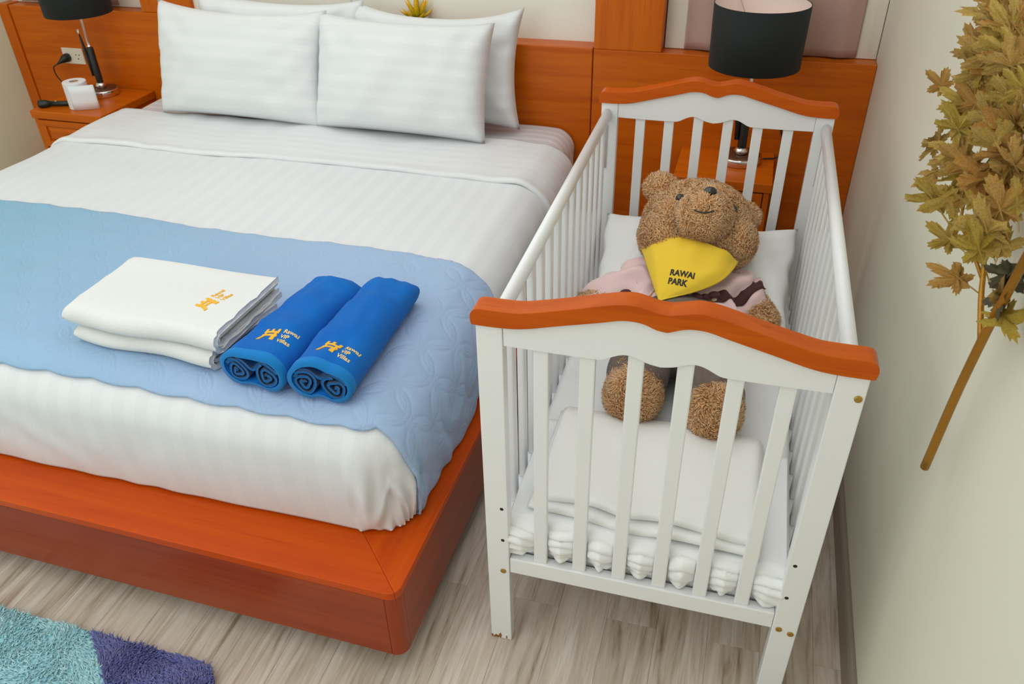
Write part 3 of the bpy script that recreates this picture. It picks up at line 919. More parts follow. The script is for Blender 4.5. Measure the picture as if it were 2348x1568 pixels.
for y0, inward in ((0.0, 1), (CL, -1)):
    # y0 is the face towards the foot for the front end; the far end shows its inside face
    ya, yb = (0.0, PD) if inward == 1 else (CL, CL+PD)
    for sg in (-1, 1):
        xa, xb = sorted((sg*CW/2, sg*(CW/2-PWD)))
        po = box('post', (xa, ya, 0.001), (xb, yb, ZPOST), white_paint, cr, bevel=0.002)
        if inward == 1:
            for zz, bxs in ((0.456, 0.303), (0.358, 0.303)):
                q = MB().tube([(sg*bxs, ya-0.0004, zz), (sg*bxs, ya+0.004, zz)], 0.0042, 14).obj('peg_hole', dark_metal, po)
            bolts = [(0.304, 0.256)] + ([(0.330, 0.884), (0.329, 0.248)] if sg == 1 else [])
            for bx, bz in bolts:
                m = MB(); m.tube([(sg*bx, ya+.001, bz), (sg*bx, ya-0.0022, bz), (sg*bx, ya-.003, bz)], [0.0068, 0.0066, 0.0052], 18)
                bo = m.obj('bolt', brass, po, label='brass bolt head')
            if sg == -1:
                # bare wood where the paint has chipped off the foot
                m = MB(); rs = np.random.default_rng(5)
                for bx, w_, h_ in ((-0.3385, .006, .012), (-0.326, .016, .011), (-0.318, .008, .02), (-0.302, .005, .014), (-0.330, .022, .004)):
                    n = 9; pts = [(bx + w_/2*math.cos(2*PI*i/n)*rs.uniform(.6, 1.1), 0.002 + max(0, h_*(0.5+0.5*math.sin(2*PI*i/n)*rs.uniform(.5, 1.2)))) for i in range(n)]
                    m.prism_xz(pts, ya-0.0004, ya+.0005)
                m.obj('chipped_paint', plain('bare_wood_chip', lin(150, 95, 60), 0.8, bump=(200, .2, .001)), po, label='bare brown wood where paint has chipped off')
    cap = MB(); pts = [tuple(p) for p in capb_s] + [tuple(p) for p in capt_s[::-1]]
    ca, cb = (ya-0.008, yb+0.007)
    cap.prism_xz(pts, ca, cb)
    cap.obj('end_cap', W_cap, cr, bevel=0.004, seg=3, label='curved honey wood cap')
    pan = MB()
    top = [(x_, z_ + 0.002) for x_, z_ in capb_s if abs(x_) < CW/2-PWD]
    e = CW/2-PWD-0.0004
    top = [(-e, 0.933)] + top + [(e, 0.933)]
    bot = [(x_, z_) for x_, z_ in panb_s]
    bot[0] = (-e, bot[0][1]); bot[-1] = (e, bot[-1][1])
    pan.prism_xz(bot + top[::-1], ya+0.0025, yb-0.0025)
    pan.obj('shaped_panel', white_paint, cr, bevel=0.0015)
    box('bottom_rail', (-e, ya+0.003, 0.2509), (e, yb-0.002, 0.2977), white_paint, cr, bevel=0.0025)
    for i in range(6):
        cx = -0.2195 + i*0.0878
        box('end_slat', (cx-0.0148, ya+0.009, 0.2975), (cx+0.0148, yb-0.008, 0.905), white_paint, cr, bevel=0.0025)
for sg in (-1, 1):
    xr = sg*0.3225
    rail = MB(); n = 16
    ring = [(xr + 0.0145*math.cos(2*PI*k/n), 0.892 + 0.020*math.sin(2*PI*k/n)) for k in range(n)]
    rail.prism_xz([(a_, b_) for a_, b_ in ring], PD+0.001, CL-0.001)
    rail.obj('top_rail', white_paint, cr, smooth=False, bevel=0.0)
    rail_o = cr.children[-1]; rail_o.data.polygons.foreach_set('use_smooth', [len(p.vertices) == 4 for p in rail_o.data.polygons])
    box('side_rail', (xr-0.011, PD+.001, 0.285), (xr+0.011, CL-.001, 0.325), white_paint, cr, bevel=0.003)
    for i in range(14):
        b = 0.078 + i*0.0868
        box('side_slat', (xr-0.0085, b-0.0145, 0.324), (xr+0.0085, b+0.0145, 0.888), white_paint, cr, bevel=0.005, seg=3)
    # metal track of the drop side, at the far post
    box('slide_track', (xr-0.004, CL-.006, 0.72), (xr+0.004, CL-.0005, 0.86), chrome, cr, bevel=0.0005)
box('base_board', (-0.305, PD+.004, 0.272), (0.305, CL-.004, 0.284), white_paint, cr, bevel=0.001)

# cot mattress in its sheet
def rbox_top(x0, x1, y0, y1, z0, z1, r, seed, amp, n=(70, 120), mat=None, name='x', fr=CRIB, solid=0.01):
    xi0, xi1, yi0, yi1 = x0+r, x1-r, y0+r, y1-r
    L = r*PI/2 + (z1-z0-r)
    S, T = np.meshgrid(np.linspace(xi0-L, xi1+L, n[0]), np.linspace(yi0-L, yi1+L, n[1]))
    ds = np.where(S > xi1, S-xi1, np.where(S < xi0, S-xi0, 0)); dt = np.where(T < yi0, T-yi0, np.where(T > yi1, T-yi1, 0))
    d = np.maximum(np.abs(ds), np.abs(dt)); nr = np.hypot(ds, dt)+1e-12
    nx, ny = ds/nr, dt/nr; th = np.minimum(d, r*PI/2)/r
    X = np.clip(S, xi0, xi1) + nx*r*np.sin(th)*(d > 0); Y = np.clip(T, yi0, yi1) + ny*r*np.sin(th)*(d > 0)
    Z = z1 - r*(1-np.cos(th))*(d > 0) - np.maximum(d-r*PI/2, 0)
    nz = make_noise(seed, 12, 1.5, 5)
    Z = Z + amp*nz(S, T)*np.clip(1-d/r, 0, 1)
    return np.dstack([X, Y, Z]), S, T
cm_base = (0, 0.64, 0.285)
P, S, T = rbox_top(-0.307, 0.307, 0.034, 1.243, 0.2865, 0.398, 0.03, 81, 0.002)
cmt = MB().grid(P).obj('cot_mattress', plain_cotton, None, smooth=True, solid=0.01)
cmt.location = CRIB.loc; cmt.rotation_euler = (0, 0, CRIB.rz)
tagged(cmt, 'white sheeted cot mattress under the teddy bear', 'mattress')
# loose gathered end of the sheet bunched up against the front slats
na, nb = 240, 56
A_, B_ = np.meshgrid(np.linspace(-0.296, 0.296, na), np.linspace(0, 1, nb))
slx = [-0.2195 + i*0.0878 for i in range(6)]
gap = np.min(np.abs(A_[..., None] - np.array(slx)), axis=2)
bulge = np.clip((gap-0.014)/0.03, 0, 1)
n1 = make_noise(82, 8, 0.8, 2.6); n2 = make_noise(83, 8, 1.2, 4)
v = np.clip((B_-0.45)/0.55, 0, 1)              # 0 at the top of the drop, 1 at the hem
Yc = 0.34*(1-np.clip(B_/0.45, 0, 1))            # flat part lying on the mattress
sagline = 0.02*n1(A_*2, A_*0) + 0.02*np.sin(PI*np.clip(gap/0.044, 0, 1))
Zc = np.where(B_ < 0.45, 0.404 + 0.004*n1(A_, B_), 0.404 - v*0.090 - 0.016*v*bulge*(0.6+0.4*n1(A_*3, A_*0)))
ph = v*3.6 + 0.55*n1(A_*2.2, v*0.3) + 0.9*bulge*np.clip(v*2, 0, 1) + 0.5*v*np.sin(2*PI*A_*5.3 + 1.0)
ruff = 0.011*np.abs(np.sin(PI*ph))**0.7*np.clip(v*4, 0, 1)*(0.5+0.6*bulge)
Yd = 0.036 - 0.012*np.sin(PI*np.clip(v*1.1, 0, 1)) - ruff - 0.010*bulge*np.clip(v*2, 0, 1) + 0.0012*n2(A_*2, v)
Y = np.where(B_ < 0.45, Yc + 0.036*(1) , Yd)
Y = np.maximum(Y, np.where(gap < 0.017, 0.0255, -0.004))
Z = Zc + 0.0015*n2(A_, v)
Z = np.maximum(Z, 0.3005)
sh = MB().grid(np.dstack([A_, Y, Z])).obj('cot_sheet', plain_cotton, None, smooth=True, solid=0.003)
sh.location = CRIB.loc; sh.rotation_euler = (0, 0, CRIB.rz)
tagged(sh, 'loose white sheet end bunched in folds behind the front cot slats', 'sheet')
# folded cream towelling blanket at the foot end
bk = thing('folded_blanket', 'cream towelling blanket folded flat at the foot end of the cot', 'blanket', (0, 0.2, 0.41), CRIB)
def layer(x0, x1, y0, y1, z, th, seed, skew):
    n = 60
    nzz = make_noise(seed, 8, 0.8, 3)
    xs = np.linspace(0, 1, n)
    m = MB()
    ring = []
    r = th/2
    prof = [(y1, z-r)] + [(y0+r - r*math.sin(a), z - r*math.cos(a)) for a in np.linspace(0, PI, 9)] + [(y0 + r + (y1-y0-r)*i/10, z+r) for i in range(1, 11)]
    V = []
    for i in range(n):
        t = xs[i]; xx = x0 + (x1-x0)*t
        edge = min(t, 1-t); sq = min(1, (edge/0.03)**0.5) if edge < 0.03 else 1
        for (py, pz) in prof:
            dy = skew*(t-0.5) + 0.006*float(nzz(np.array(t*1.2), np.array(0.3)))
            V.append((xx, py + dy*(1 if py < (y0+y1)/2 else 0.4), z + (pz-z)*sq + 0.003*float(nzz(np.array(t), np.array(py*3)))))
    k = len(prof); Fc = []
    for i in range(n-1):
        for j in range(k): Fc.append((i*k+j, i*k+(j+1) % k, (i+1)*k+(j+1) % k, (i+1)*k+j))
    Fc += [tuple(range(k)), tuple(reversed(range((n-1)*k, n*k)))]
    m.add(V, Fc); return m
layer(-0.262, 0.240, 0.045, 0.40, 0.418, 0.020, 91, -0.030).obj('lower_layer', cream_terry, bk, smooth=True)
layer(-0.250, 0.232, 0.066, 0.385, 0.439, 0.022, 92, -0.030).obj('upper_layer', cream_terry, bk, smooth=True)

# pillow propped against the head end of the cot
def cot_pillow():
    n, mm = 50, 40
    U, V = np.meshgrid(np.linspace(-1, 1, n), np.linspace(-1, 1, mm))
    nzz = make_noise(95, 12, 0.5, 2)
    prof = np.clip((1-np.abs(U)**2.6)*(1-np.abs(V)**2.6), 0, 1)**0.45
    no1, no2 = make_noise(96, 6, 0.5, 1.4), make_noise(97, 6, 0.5, 1.4)
    X = U*(0.296 + 0.012*no1(V, V*0) - 0.016*(1-np.abs(V)**3)); Y = V*(0.258 + 0.014*no2(U, U*0))*(1-np.where(V > 0, 0.16, 0.05)*(1-np.abs(U)**3))
    dent = -0.055*np.exp(-((X/0.15)**2 + ((Y+0.04)/0.17)**2)) - 0.045*np.exp(-((X/0.26)**4 + ((Y+0.20)/0.13)**2))
    Zt = 0.092*prof + dent*prof + 0.008*nzz(U, V)*prof**0.6 + 0.007*make_noise(98, 10, 0.8, 2.4)(U + 0.4*V, V)*prof**0.5 + 0.004*np.sin(9*X/0.3 + 5*nzz(U, V))*prof; Zb = -0.030*prof
    m = MB(); m.grid(np.dstack([X, Y, Zt])); m.grid(np.dstack([X, Y, Zb])[:, ::-1])
    o = m.obj('cot_pillow', plain_cotton, None, smooth=True)
    bm = bmesh.new(); bm.from_mesh(o.data); bmesh.ops.remove_doubles(bm, verts=bm.verts, dist=0.0004); bm.to_mesh(o.data); bm.free()
    o.data.polygons.foreach_set('use_smooth', [True]*len(o.data.polygons))
    o.matrix_world = CRIB.m @ Matrix.Translation((0.0, 1.004, 0.488)) @ Matrix.Rotation(math.radians(21), 4, 'X')
    tagged(o, 'soft white pillow propped behind the teddy bear in the cot', 'pillow')
cot_pillow()

# ================================================================== TEDDY BEAR
tb = thing('teddy_bear', 'big brown plush teddy bear in a pink shirt lying in the cot', 'teddy bear', (0, 0.80, 0.41), CRIB)
def remeshed(name, m, mat, parent, vox=0.008, smooth=6, post=None):
    me = bpy.data.meshes.new('tmp'); me.from_pydata(m.v, [], m.f)
    o = bpy.data.objects.new('tmp', me); col.objects.link(o)
    q = o.modifiers.new('r', 'REMESH'); q.mode = 'VOXEL'; q.voxel_size = vox
    if smooth:
        s_ = o.modifiers.new('s', 'SMOOTH'); s_.iterations = smooth; s_.factor = 0.5
    dg = bpy.context.evaluated_depsgraph_get()
    nm = bpy.data.meshes.new_from_object(o.evaluated_get(dg))
    bpy.data.objects.remove(o); bpy.data.meshes.remove(me)
    nv = np.zeros(len(nm.vertices)*3); nm.vertices.foreach_get('co', nv); nv = nv.reshape(-1, 3)
    if post is not None: nv = post(nv, nm)
    mb = MB(); mb.v = [tuple(p) for p in nv]; mb.f = [tuple(p.vertices) for p in nm.polygons]
    bpy.data.meshes.remove(nm)
    ob = mb.obj(name, mat, parent, smooth=True)
    return ob, mb
def capsule(m, a, b, ra, rb, n=7):
    a, b = Vector(a), Vector(b)
    for i in range(n):
        t = i/(n-1); m.ball(a.lerp(b, t), ra + (rb-ra)*t, 14, 9)
HC = Vector((0.000, 1.015, 0.672))
FN = Vector((0.05, -0.56, 0.83)).normalized()      # where the face looks
FX = Vector((1, 0.02, 0.05)); FX = (FX - FN*FX.dot(FN)).normalized()
FY = FN.cross(FX).normalized()                     # towards the crown
def hp(x_, y_, z_): return HC + FX*x_ + FY*y_ + FN*z_
body = MB()
Rh = Matrix((FX, FY, FN)).transposed()
body.ball(HC, (0.158, 0.138, 0.118), 24, 16, Rh)
body.ball(hp(-0.075, -0.045, 0.01), (0.088, 0.085, 0.088), 16, 12, Rh)
body.ball(hp(0.080, -0.040, 0.005), (0.088, 0.080, 0.085), 16, 12, Rh)
body.ball(hp(0.012, -0.030, 0.118), (0.074, 0.071, 0.062), 20, 12, Rh)   # muzzle
for ex, ey, ez in ((-0.116, 0.104, 0.030), (0.128, 0.070, -0.035)):
    body.ball(hp(ex, ey, ez), (0.050, 0.046, 0.026), 16, 10, Rh)
body.ball((-0.005, 0.80, 0.490), (0.150, 0.215, 0.090), 20, 14)          # trunk
capsule(body, (-0.005, 0.93, 0.53), (0, 0.99, 0.60), 0.085, 0.08)
ARM_L = [(-0.115, 0.925, 0.515), (-0.205, 0.885, 0.480), (-0.272, 0.845, 0.452)]
ARM_R = [(0.110, 0.930, 0.515), (0.170, 0.930, 0.492), (0.212, 0.870, 0.462)]
for arm in (ARM_L, ARM_R):
    capsule(body, arm[0], arm[1], 0.062, 0.052); capsule(body, arm[1], arm[2], 0.052, 0.052)
LEG_L = [(-0.080, 0.66, 0.490), (-0.088, 0.46, 0.486)]
LEG_R = [(0.080, 0.66, 0.490), (0.112, 0.44, 0.486)]
for leg in (LEG_L, LEG_R): capsule(body, leg[0], leg[1], 0.078, 0.066)
body.ball((-0.086, 0.424, 0.484), (0.070, 0.062, 0.072), 18, 12)
body.ball((0.113, 0.404, 0.484), (0.064, 0.062, 0.076), 18, 12)
bear_o, bear_m = remeshed('body', body, fur_base, tb, 0.0075, 2)

def tri_sample(mb, keep, n, seed):
    V = np.array(mb.v); r = np.random.default_rng(seed)
    tris = []
    for f in mb.f:
        tris.append(f[:3])
        if len(f) == 4: tris.append((f[0], f[2], f[3]))
    tris = np.array(tris)
    A, B, C_ = V[tris[:, 0]], V[tris[:, 1]], V[tris[:, 2]]
    cen = (A+B+C_)/3; ok = keep(cen)
    A, B, C_ = A[ok], B[ok], C_[ok]
    nn = np.cross(B-A, C_-A); ar = np.linalg.norm(nn, axis=1); nn = nn/(ar[:, None]+1e-12)
    idx = r.choice(len(A), n, p=ar/ar.sum())
    u, v_ = r.random(n), r.random(n); fl_ = u+v_ > 1; u[fl_] = 1-u[fl_]; v_[fl_] = 1-v_[fl_]
    P_ = A[idx] + (B-A)[idx]*u[:, None] + (C_-A)[idx]*v_[:, None]
    return P_, nn[idx]
def tufts(P_, N_, length, width, seed, lean=0.9, curl=0.6, freq=9.0):
    """little curved tufts: three-sided tapering blades, clumped by a smooth direction field"""
    r = np.random.default_rng(seed); n = len(P_)
    f1 = make_noise(seed+1, 10, 0.5, 1.4); f2 = make_noise(seed+2, 10, 0.5, 1.4); f3 = make_noise(seed+3, 10, 0.5, 1.4)
    q = P_*freq
    D = np.stack([f1(q[:, 0]+q[:, 2], q[:, 1]), f2(q[:, 1]-q[:, 2], q[:, 0]), f3(q[:, 2], q[:, 0]+q[:, 1])], 1) + r.normal(0, .55, (n, 3))
    D = D - N_*np.sum(D*N_, 1)[:, None]; D /= np.linalg.norm(D, axis=1)[:, None]+1e-9
    d1 = N_ + D*lean*0.5; d1 /= np.linalg.norm(d1, axis=1)[:, None]
    d2 = N_*0.5 + D*lean; d2 /= np.linalg.norm(d2, axis=1)[:, None]
    S_ = np.cross(N_, D)
    L = length*r.uniform(0.65, 1.25, n)[:, None]
    w_ = width*r.uniform(0.7, 1.3, n)[:, None]
    p0 = P_ - N_*length*0.15; p1 = p0 + d1*L*0.55; p2 = p1 + d2*L*0.55 + S_*L*curl*r.uniform(-.5, .5, n)[:, None]
    ax = [S_, -0.5*S_ + 0.87*D, -0.5*S_ - 0.87*D]
    rows = [p0 + a*w_*0.5 for a in ax] + [p1 + a*w_*0.45 for a in ax] + [p2]
    V = np.stack(rows, 1).reshape(-1, 3)
    base = np.arange(n)[:, None]*7
    fq = np.array([[0, 1, 4, 3], [1, 2, 5, 4], [2, 0, 3, 5]]); ft = np.array([[3, 4, 6], [4, 5, 6], [5, 3, 6]])
    Q = (base[:, None, :] + fq[None]).reshape(-1, 4); Tt = (base[:, None, :] + ft[None]).reshape(-1, 3)
    tone = np.repeat(np.clip(0.5 + 0.22*r.normal(0, 1, n) + 0.10*f1(q[:, 0]*0.6, q[:, 1]*0.6), 0, 1), 7)
    return V, Q, Tt, tone
def tuft_obj(name, data, mat, parent, base):
    V, Q, Tt, tone = data
    me = bpy.data.meshes.new(name)
    nq, nt = len(Q), len(Tt)
    me.vertices.add(len(V)); me.vertices.foreach_set('co', (V - np.array(base)).ravel())
    me.loops.add(nq*4 + nt*3); me.loops.foreach_set('vertex_index', np.r_[Q.ravel(), Tt.ravel()].astype(np.int32))
    me.polygons.add(nq+nt)
    me.polygons.foreach_set('loop_start', np.r_[np.arange(nq)*4, nq*4 + np.arange(nt)*3].astype(np.int32))
    me.polygons.foreach_set('use_smooth', np.ones(nq+nt, dtype=bool))
    me.update(calc_edges=True); me.validate()
    at = me.attributes.new('tone', 'FLOAT', 'POINT'); at.data.foreach_set('value', tone.astype(np.float32))
    me.materials.append(mat)
    o = bpy.data.objects.new(name, me); col.objects.link(o); o.parent = parent
    o['kind'] = 'stuff'
    return o
def keep_fur(c):
    d = c - np.array(HC)
    head = (np.linalg.norm(d, axis=1) < 0.24) & (c[:, 1] > 0.84) & (c[:, 2] > 0.55)
    feet = c[:, 1] < 0.50
    lp = np.linalg.norm(c - np.array(ARM_L[2]), axis=1) < 0.075
    rp = np.linalg.norm(c - np.array(ARM_R[2]), axis=1) < 0.10
    return head | feet | lp | rp
Pf, Nf = tri_sample(bear_m, keep_fur, 52000, 5)
tuft_obj('fur', tufts(Pf, Nf, 0.0150, 0.0042, 7, lean=1.0, curl=1.0, freq=16), fur_m, tb, (0, 0.80, 0.41))
BEAR_BVH = BVHTree.FromPolygons(bear_m.v, bear_m.f)

# face
def on_head(x_, y_):
    p = hp(x_, y_, 0.4); h = BEAR_BVH.ray_cast(p, -FN); return h[0] if h[0] else hp(x_, y_, 0.12)
eye_m = plain('glossy_black_eye', (0.006, 0.006, 0.007, 1), 0.08, coat=0.6, bump=(10, 0.01, 0.001))
for ex, ey in ((-0.060, 0.024), (0.088, 0.008)):
    MB().ball(on_head(ex, ey) + FN*0.003, 0.0125, 14, 10).obj('eye', eye_m, tb, smooth=True)
MB().ball(on_head(0.018, 0.010) + FN*0.005 + FY*0.004, (0.0180, 0.0135, 0.012), 18, 12, Rh).obj('nose', eye_m, tb, smooth=True)
mouth = [on_head(0.006 + 0.026*t, -0.052 - 0.008*(1-t*t)) + FN*0.0105 for t in np.linspace(-1, 1, 13)]
MB().tube(mouth, 0.0018, 6).obj('mouth', black_plastic, tb, smooth=True)

# clothes
shirt = MB()
shirt.ball((-0.005, 0.865, 0.493), (0.172, 0.180, 0.094), 22, 14)
shirt.ball((-0.005, 0.965, 0.540), (0.120, 0.07, 0.085), 18, 12)
for arm, k_ in ((ARM_L, 0.78), (ARM_R, 0.25)):
    a, b, c = [Vector(p) for p in arm]
    capsule(shirt, a, b, 0.082, 0.070); capsule(shirt, b, b.lerp(c, k_), 0.070, 0.064)
nsh = make_noise(101, 12, 1.0, 3.0); nsh2 = make_noise(102, 12, 3.0, 6.0)
def shirt_post(nv, nm):
    no = np.zeros(len(nm.vertices)*3); nm.vertices.foreach_get('normal', no); no = no.reshape(-1, 3)
    a = 0.0075*np.sin(2*PI*(nv[:, 0]*9 + nv[:, 1]*6 + 0.8*nsh(nv[:, 0]*2.5, nv[:, 1]*2.5))) + 0.0055*nsh2(nv[:, 0]*1.6, nv[:, 1]*1.6+nv[:, 2])
    return nv + no*a[:, None]
shirt_o, shirt_mb = remeshed('shirt', shirt, shirt_m, tb, 0.007, 5, shirt_post)
shirt_o['label'] = 'pale pink short-sleeved satin shirt'
tr_ = MB()
tr_.ball((-0.005, 0.700, 0.500), (0.160, 0.155, 0.098), 22, 14)
for leg, k_ in ((LEG_L, 0.93), (LEG_R, 0.92)):
    a, b = [Vector(p) for p in leg]; capsule(tr_, a, a.lerp(b, k_), 0.088, 0.078, 8)
def tr_post(nv, nm):
    no = np.zeros(len(nm.vertices)*3); nm.vertices.foreach_get('normal', no); no = no.reshape(-1, 3)
    a = 0.004*nsh(nv[:, 0]*3, nv[:, 1]*3) + 0.003*np.sin(2*PI*(nv[:, 1]*16 + nsh(nv[:, 0]*4, nv[:, 1])))*np.clip((0.60-nv[:, 1])/0.1, 0, 1)
    return nv + no*a[:, None]
trs, tr_mb = remeshed('trousers', tr_, trouser_m, tb, 0.008, 5, tr_post)
trs['label'] = 'grey-brown cloth trousers'
cloth_v = shirt_mb.v + tr_mb.v + bear_m.v
o1 = len(shirt_mb.v); o2 = o1 + len(tr_mb.v)
cloth_f = list(shirt_mb.f) + [tuple(i+o1 for i in f) for f in tr_mb.f] + [tuple(i+o2 for i in f) for f in bear_m.f]
CLOTH = BVHTree.FromPolygons(cloth_v, cloth_f)
def drop(a, b, z=1.2):
    h = CLOTH.ray_cast(Vector((a, b, z)), Vector((0, 0, -1))); return h[0] if h[0] else Vector((a, b, 0.45))
# braces: a strap over the right sleeve, a knot at each waist button
def strap(pts, w_, name='strap'):
    C_ = [drop(*p) for p in smooth_path(pts, 30)]
    zs = np.array([p.z for p in C_])
    for _ in range(6): zs[1:-1] = np.maximum(zs[1:-1]*0.5 + 0.25*(zs[:-2] + zs[2:]), zs[1:-1]*0.98)
    V = []; Fc = []
    for i, p in enumerate(C_):
        t = (C_[min(i+1, len(C_)-1)] - C_[max(0, i-1)]); t.z = 0; t.normalize()
        s_ = Vector((-t.y, t.x, 0))
        for k_ in (-1, -0.33, 0.33, 1):
            q_ = drop(p.x + s_.x*w_/2*k_, p.y + s_.y*w_/2*k_)
            zq = max(min(q_.z, zs[i] + 0.012), zs[i] - 0.012) + 0.0045
            V.append((q_.x, q_.y, zq))
    for i in range(len(C_)-1):
        for k_ in range(3): a = i*4+k_; Fc.append((a, a+4, a+5, a+1))
    m = MB(); m.add(V, Fc)
    return m.obj(name, strap_m, tb, smooth=True, solid=0.002)
strap([(0.072, 0.795), (0.120, 0.835), (0.165, 0.880), (0.205, 0.930)], 0.026)
for (a, b, sg) in ((-0.150, 0.822, -1), (0.052, 0.780, 1)):
    c = drop(a, b); m = MB()
    m.ball(c + Vector((0, 0, 0.006)), (0.013, 0.010, 0.009), 12, 8)
    for k_ in (-1, 1):
        d = Vector((k_*0.022, 0.010*k_*sg, 0.004))
        m.ball(c + d + Vector((0, 0, 0.007)), (0.017, 0.012, 0.008), 12, 8, Matrix.Rotation(0.5*k_*sg, 3, 'Z'))
    m.obj('knot', strap_m, tb, smooth=True)
c = drop(0.076, 0.792); MB().ball(c + Vector((0, 0, 0.005)), (0.008, 0.008, 0.004), 12, 8).obj('button', plain('wooden_button', lin(214, 196, 160), 0.5, bump=(90, .1, .001)), tb, smooth=True)

# bandana: a triangle of jersey lying on the chest, tucked under the chin
top_c = smooth_path([(-0.156, 0.949), (-0.118, 0.909), (-0.057, 0.897), (0.009, 0.885), (0.086, 0.868), (0.127, 0.896)], 49)
top_z = np.interp(np.linspace(0, 1, 49), [0, .2, .4, .6, .8, 1], [0.636, 0.676, 0.7, 0.702, 0.68, 0.642])
TIP = np.array([-0.067, 0.714, 0.590])
nu_, nv_ = 49, 44
G = np.zeros((nv_, nu_, 3)); nw = make_noise(111, 8, 0.8, 2.5)
for j in range(nv_):
    v_ = j/(nv_-1)
    for i in range(nu_):
        u = i/(nu_-1)
        a, b = top_c[i]; p = np.array([a, b, top_z[i]])
        q = p*(1-v_) + TIP*v_
        q[0] += math.sin(PI*v_)*(0.046*u*u - 0.004*(1-u)); q[1] -= 0.018*math.sin(PI*v_)*u*u; q[2] += 0.016*math.sin(PI*v_)*(1-0.6*abs(2*u-1))
        q[2] += 0.003*float(nw(np.array(u*2.0), np.array(v_*1.5)))*(1-v_)
        lo = drop(q[0], q[1], q[2] + 0.03).z if v_ > 0.12 else -1
        q[2] = max(q[2], lo + 0.006) if lo > 0.40 and lo < q[2] + 0.03 else q[2]
        G[j, i] = q
for _ in range(3): G[1:-1, 1:-1] = 0.5*G[1:-1, 1:-1] + 0.125*(G[:-2, 1:-1] + G[2:, 1:-1] + G[1:-1, :-2] + G[1:-1, 2:])
Gp = np.array([[(k_[0], k_[1], k_[2]) for k_ in row] for row in G])
m = MB(); m.grid(Gp[::-1])
ban = m.obj('bandana', bandana_m, tb, smooth=True, solid=0.003)
ban['label'] = 'yellow bandana with black lettering'
BAN = BVHTree.FromPolygons([tuple(p) for p in m.v], m.f)
sh_ = shift([text_polys('RAWAI', 0.0225, 0.035)], 0, 0.0235) + [text_polys('PARK', 0.0225, 0.035)]
ang = math.radians(-4)
rd = Vector((0, 0.45, -0.89)).normalized(); ux_ = Vector((math.cos(ang), math.sin(ang), 0)); uy_ = ux_.cross(rd)
emboss('lettering', sh_, Vector((-0.051, 0.744, 0.640)), ux_*0.92, uy_*1.05, BAN, print_black, ban, 0.0012, rd)

# ================================================================== NIGHTSTANDS
ns = thing('nightstand', 'small orange wood nightstand behind the cot with a dark lamp on it', 'nightstand', (-0.470, -0.159, 0), group='wooden bedside tables')
nx0, nx1, ny0, ny1, nzt = -0.645, -0.295, -0.318, -0.002, 0.556
box('top', (nx0, ny0, nzt-.034), (nx1, ny1, nzt), W_x, ns, bevel=0.003)
box('side', (nx0+.006, ny0+.006, 0.001), (nx0+.026, ny1, nzt-.0345), W_z, ns, bevel=0.0015)
box('side', (nx1-.026, ny0+.006, 0.001), (nx1-.006, ny1, nzt-.0345), W_z, ns, bevel=0.0015)
box('back', (nx0+.027, ny1-.012, 0.06), (nx1-.027, ny1, nzt-.0345), dark_wood, ns, bevel=0)
box('shelf', (nx0+.0265, ny0+.02, 0.100), (nx1-.0265, ny1-.0125, 0.118), W_x, ns, bevel=0.001)
box('plinth', (nx0+.0265, ny0+.03, 0.001), (nx1-.0265, ny0+.05, 0.099), W_x, ns, bevel=0.001)
zd0, zd1 = 0.395, nzt-.040
dr = MB(); dx0, dx1 = nx0+.029, nx1-.029
dr.box((dx0, ny0+.008, zd0), (dx1, ny0+.20, zd1))
dro = dr.obj('drawer', W_x, ns, bevel=0.002)
# raised frame and pyramid panel on the drawer front
fr_m = MB(); fw = 0.026; yf_ = ny0+.008
fr_m.box((dx0, yf_-.006, zd0), (dx0+fw, yf_-.0002, zd1)); fr_m.box((dx1-fw, yf_-.006, zd0), (dx1, yf_-.0002, zd1))
fr_m.box((dx0+fw, yf_-.006, zd0), (dx1-fw, yf_-.0002, zd0+fw)); fr_m.box((dx0+fw, yf_-.006, zd1-fw), (dx1-fw, yf_-.0002, zd1))
fr_m.obj('drawer_frame', W_x, dro, bevel=0.0015)
pm = MB(); a0, a1, c0_, c1_ = dx0+fw+.004, dx1-fw-.004, zd0+fw+.004, zd1-fw-.004; s_ = 0.012
pm.add([(a0, yf_-.0005, c0_), (a1, yf_-.0005, c0_), (a1, yf_-.0005, c1_), (a0, yf_-.0005, c1_), (a0+s_, yf_-.006, c0_+s_), (a1-s_, yf_-.006, c0_+s_), (a1-s_, yf_-.006, c1_-s_), (a0+s_, yf_-.006, c1_-s_)],
       [(0, 1, 5, 4), (1, 2, 6, 5), (2, 3, 7, 6), (3, 0, 4, 7), (4, 5, 6, 7), (3, 2, 1, 0)])
pm.obj('drawer_panel', W_x, dro)
kb = MB(); kc = ((nx0+nx1)/2, yf_-.006, (zd0+zd1)/2)
kb.tube([(kc[0], kc[1], kc[2]), (kc[0], kc[1]-.008, kc[2]), (kc[0], kc[1]-.012, kc[2]), (kc[0], kc[1]-.020, kc[2]), (kc[0], kc[1]-.024, kc[2])], [0.006, 0.006, 0.013, 0.014, 0.008], 16)
kb.obj('knob', brass, dro, smooth=True, label='small brass drawer knob')
NS_L = Vector((-3.332, -0.115, 0.0188))
ns2 = dup(ns, NS_L, 'orange wood nightstand at the left with a toilet roll on it')
ns2.scale = (1.09, 1.19, 1.0)
ns2.location = (-3.332, -0.113, 0.0)
ns2.scale = (1.09, 1.19, 0.575/0.556)

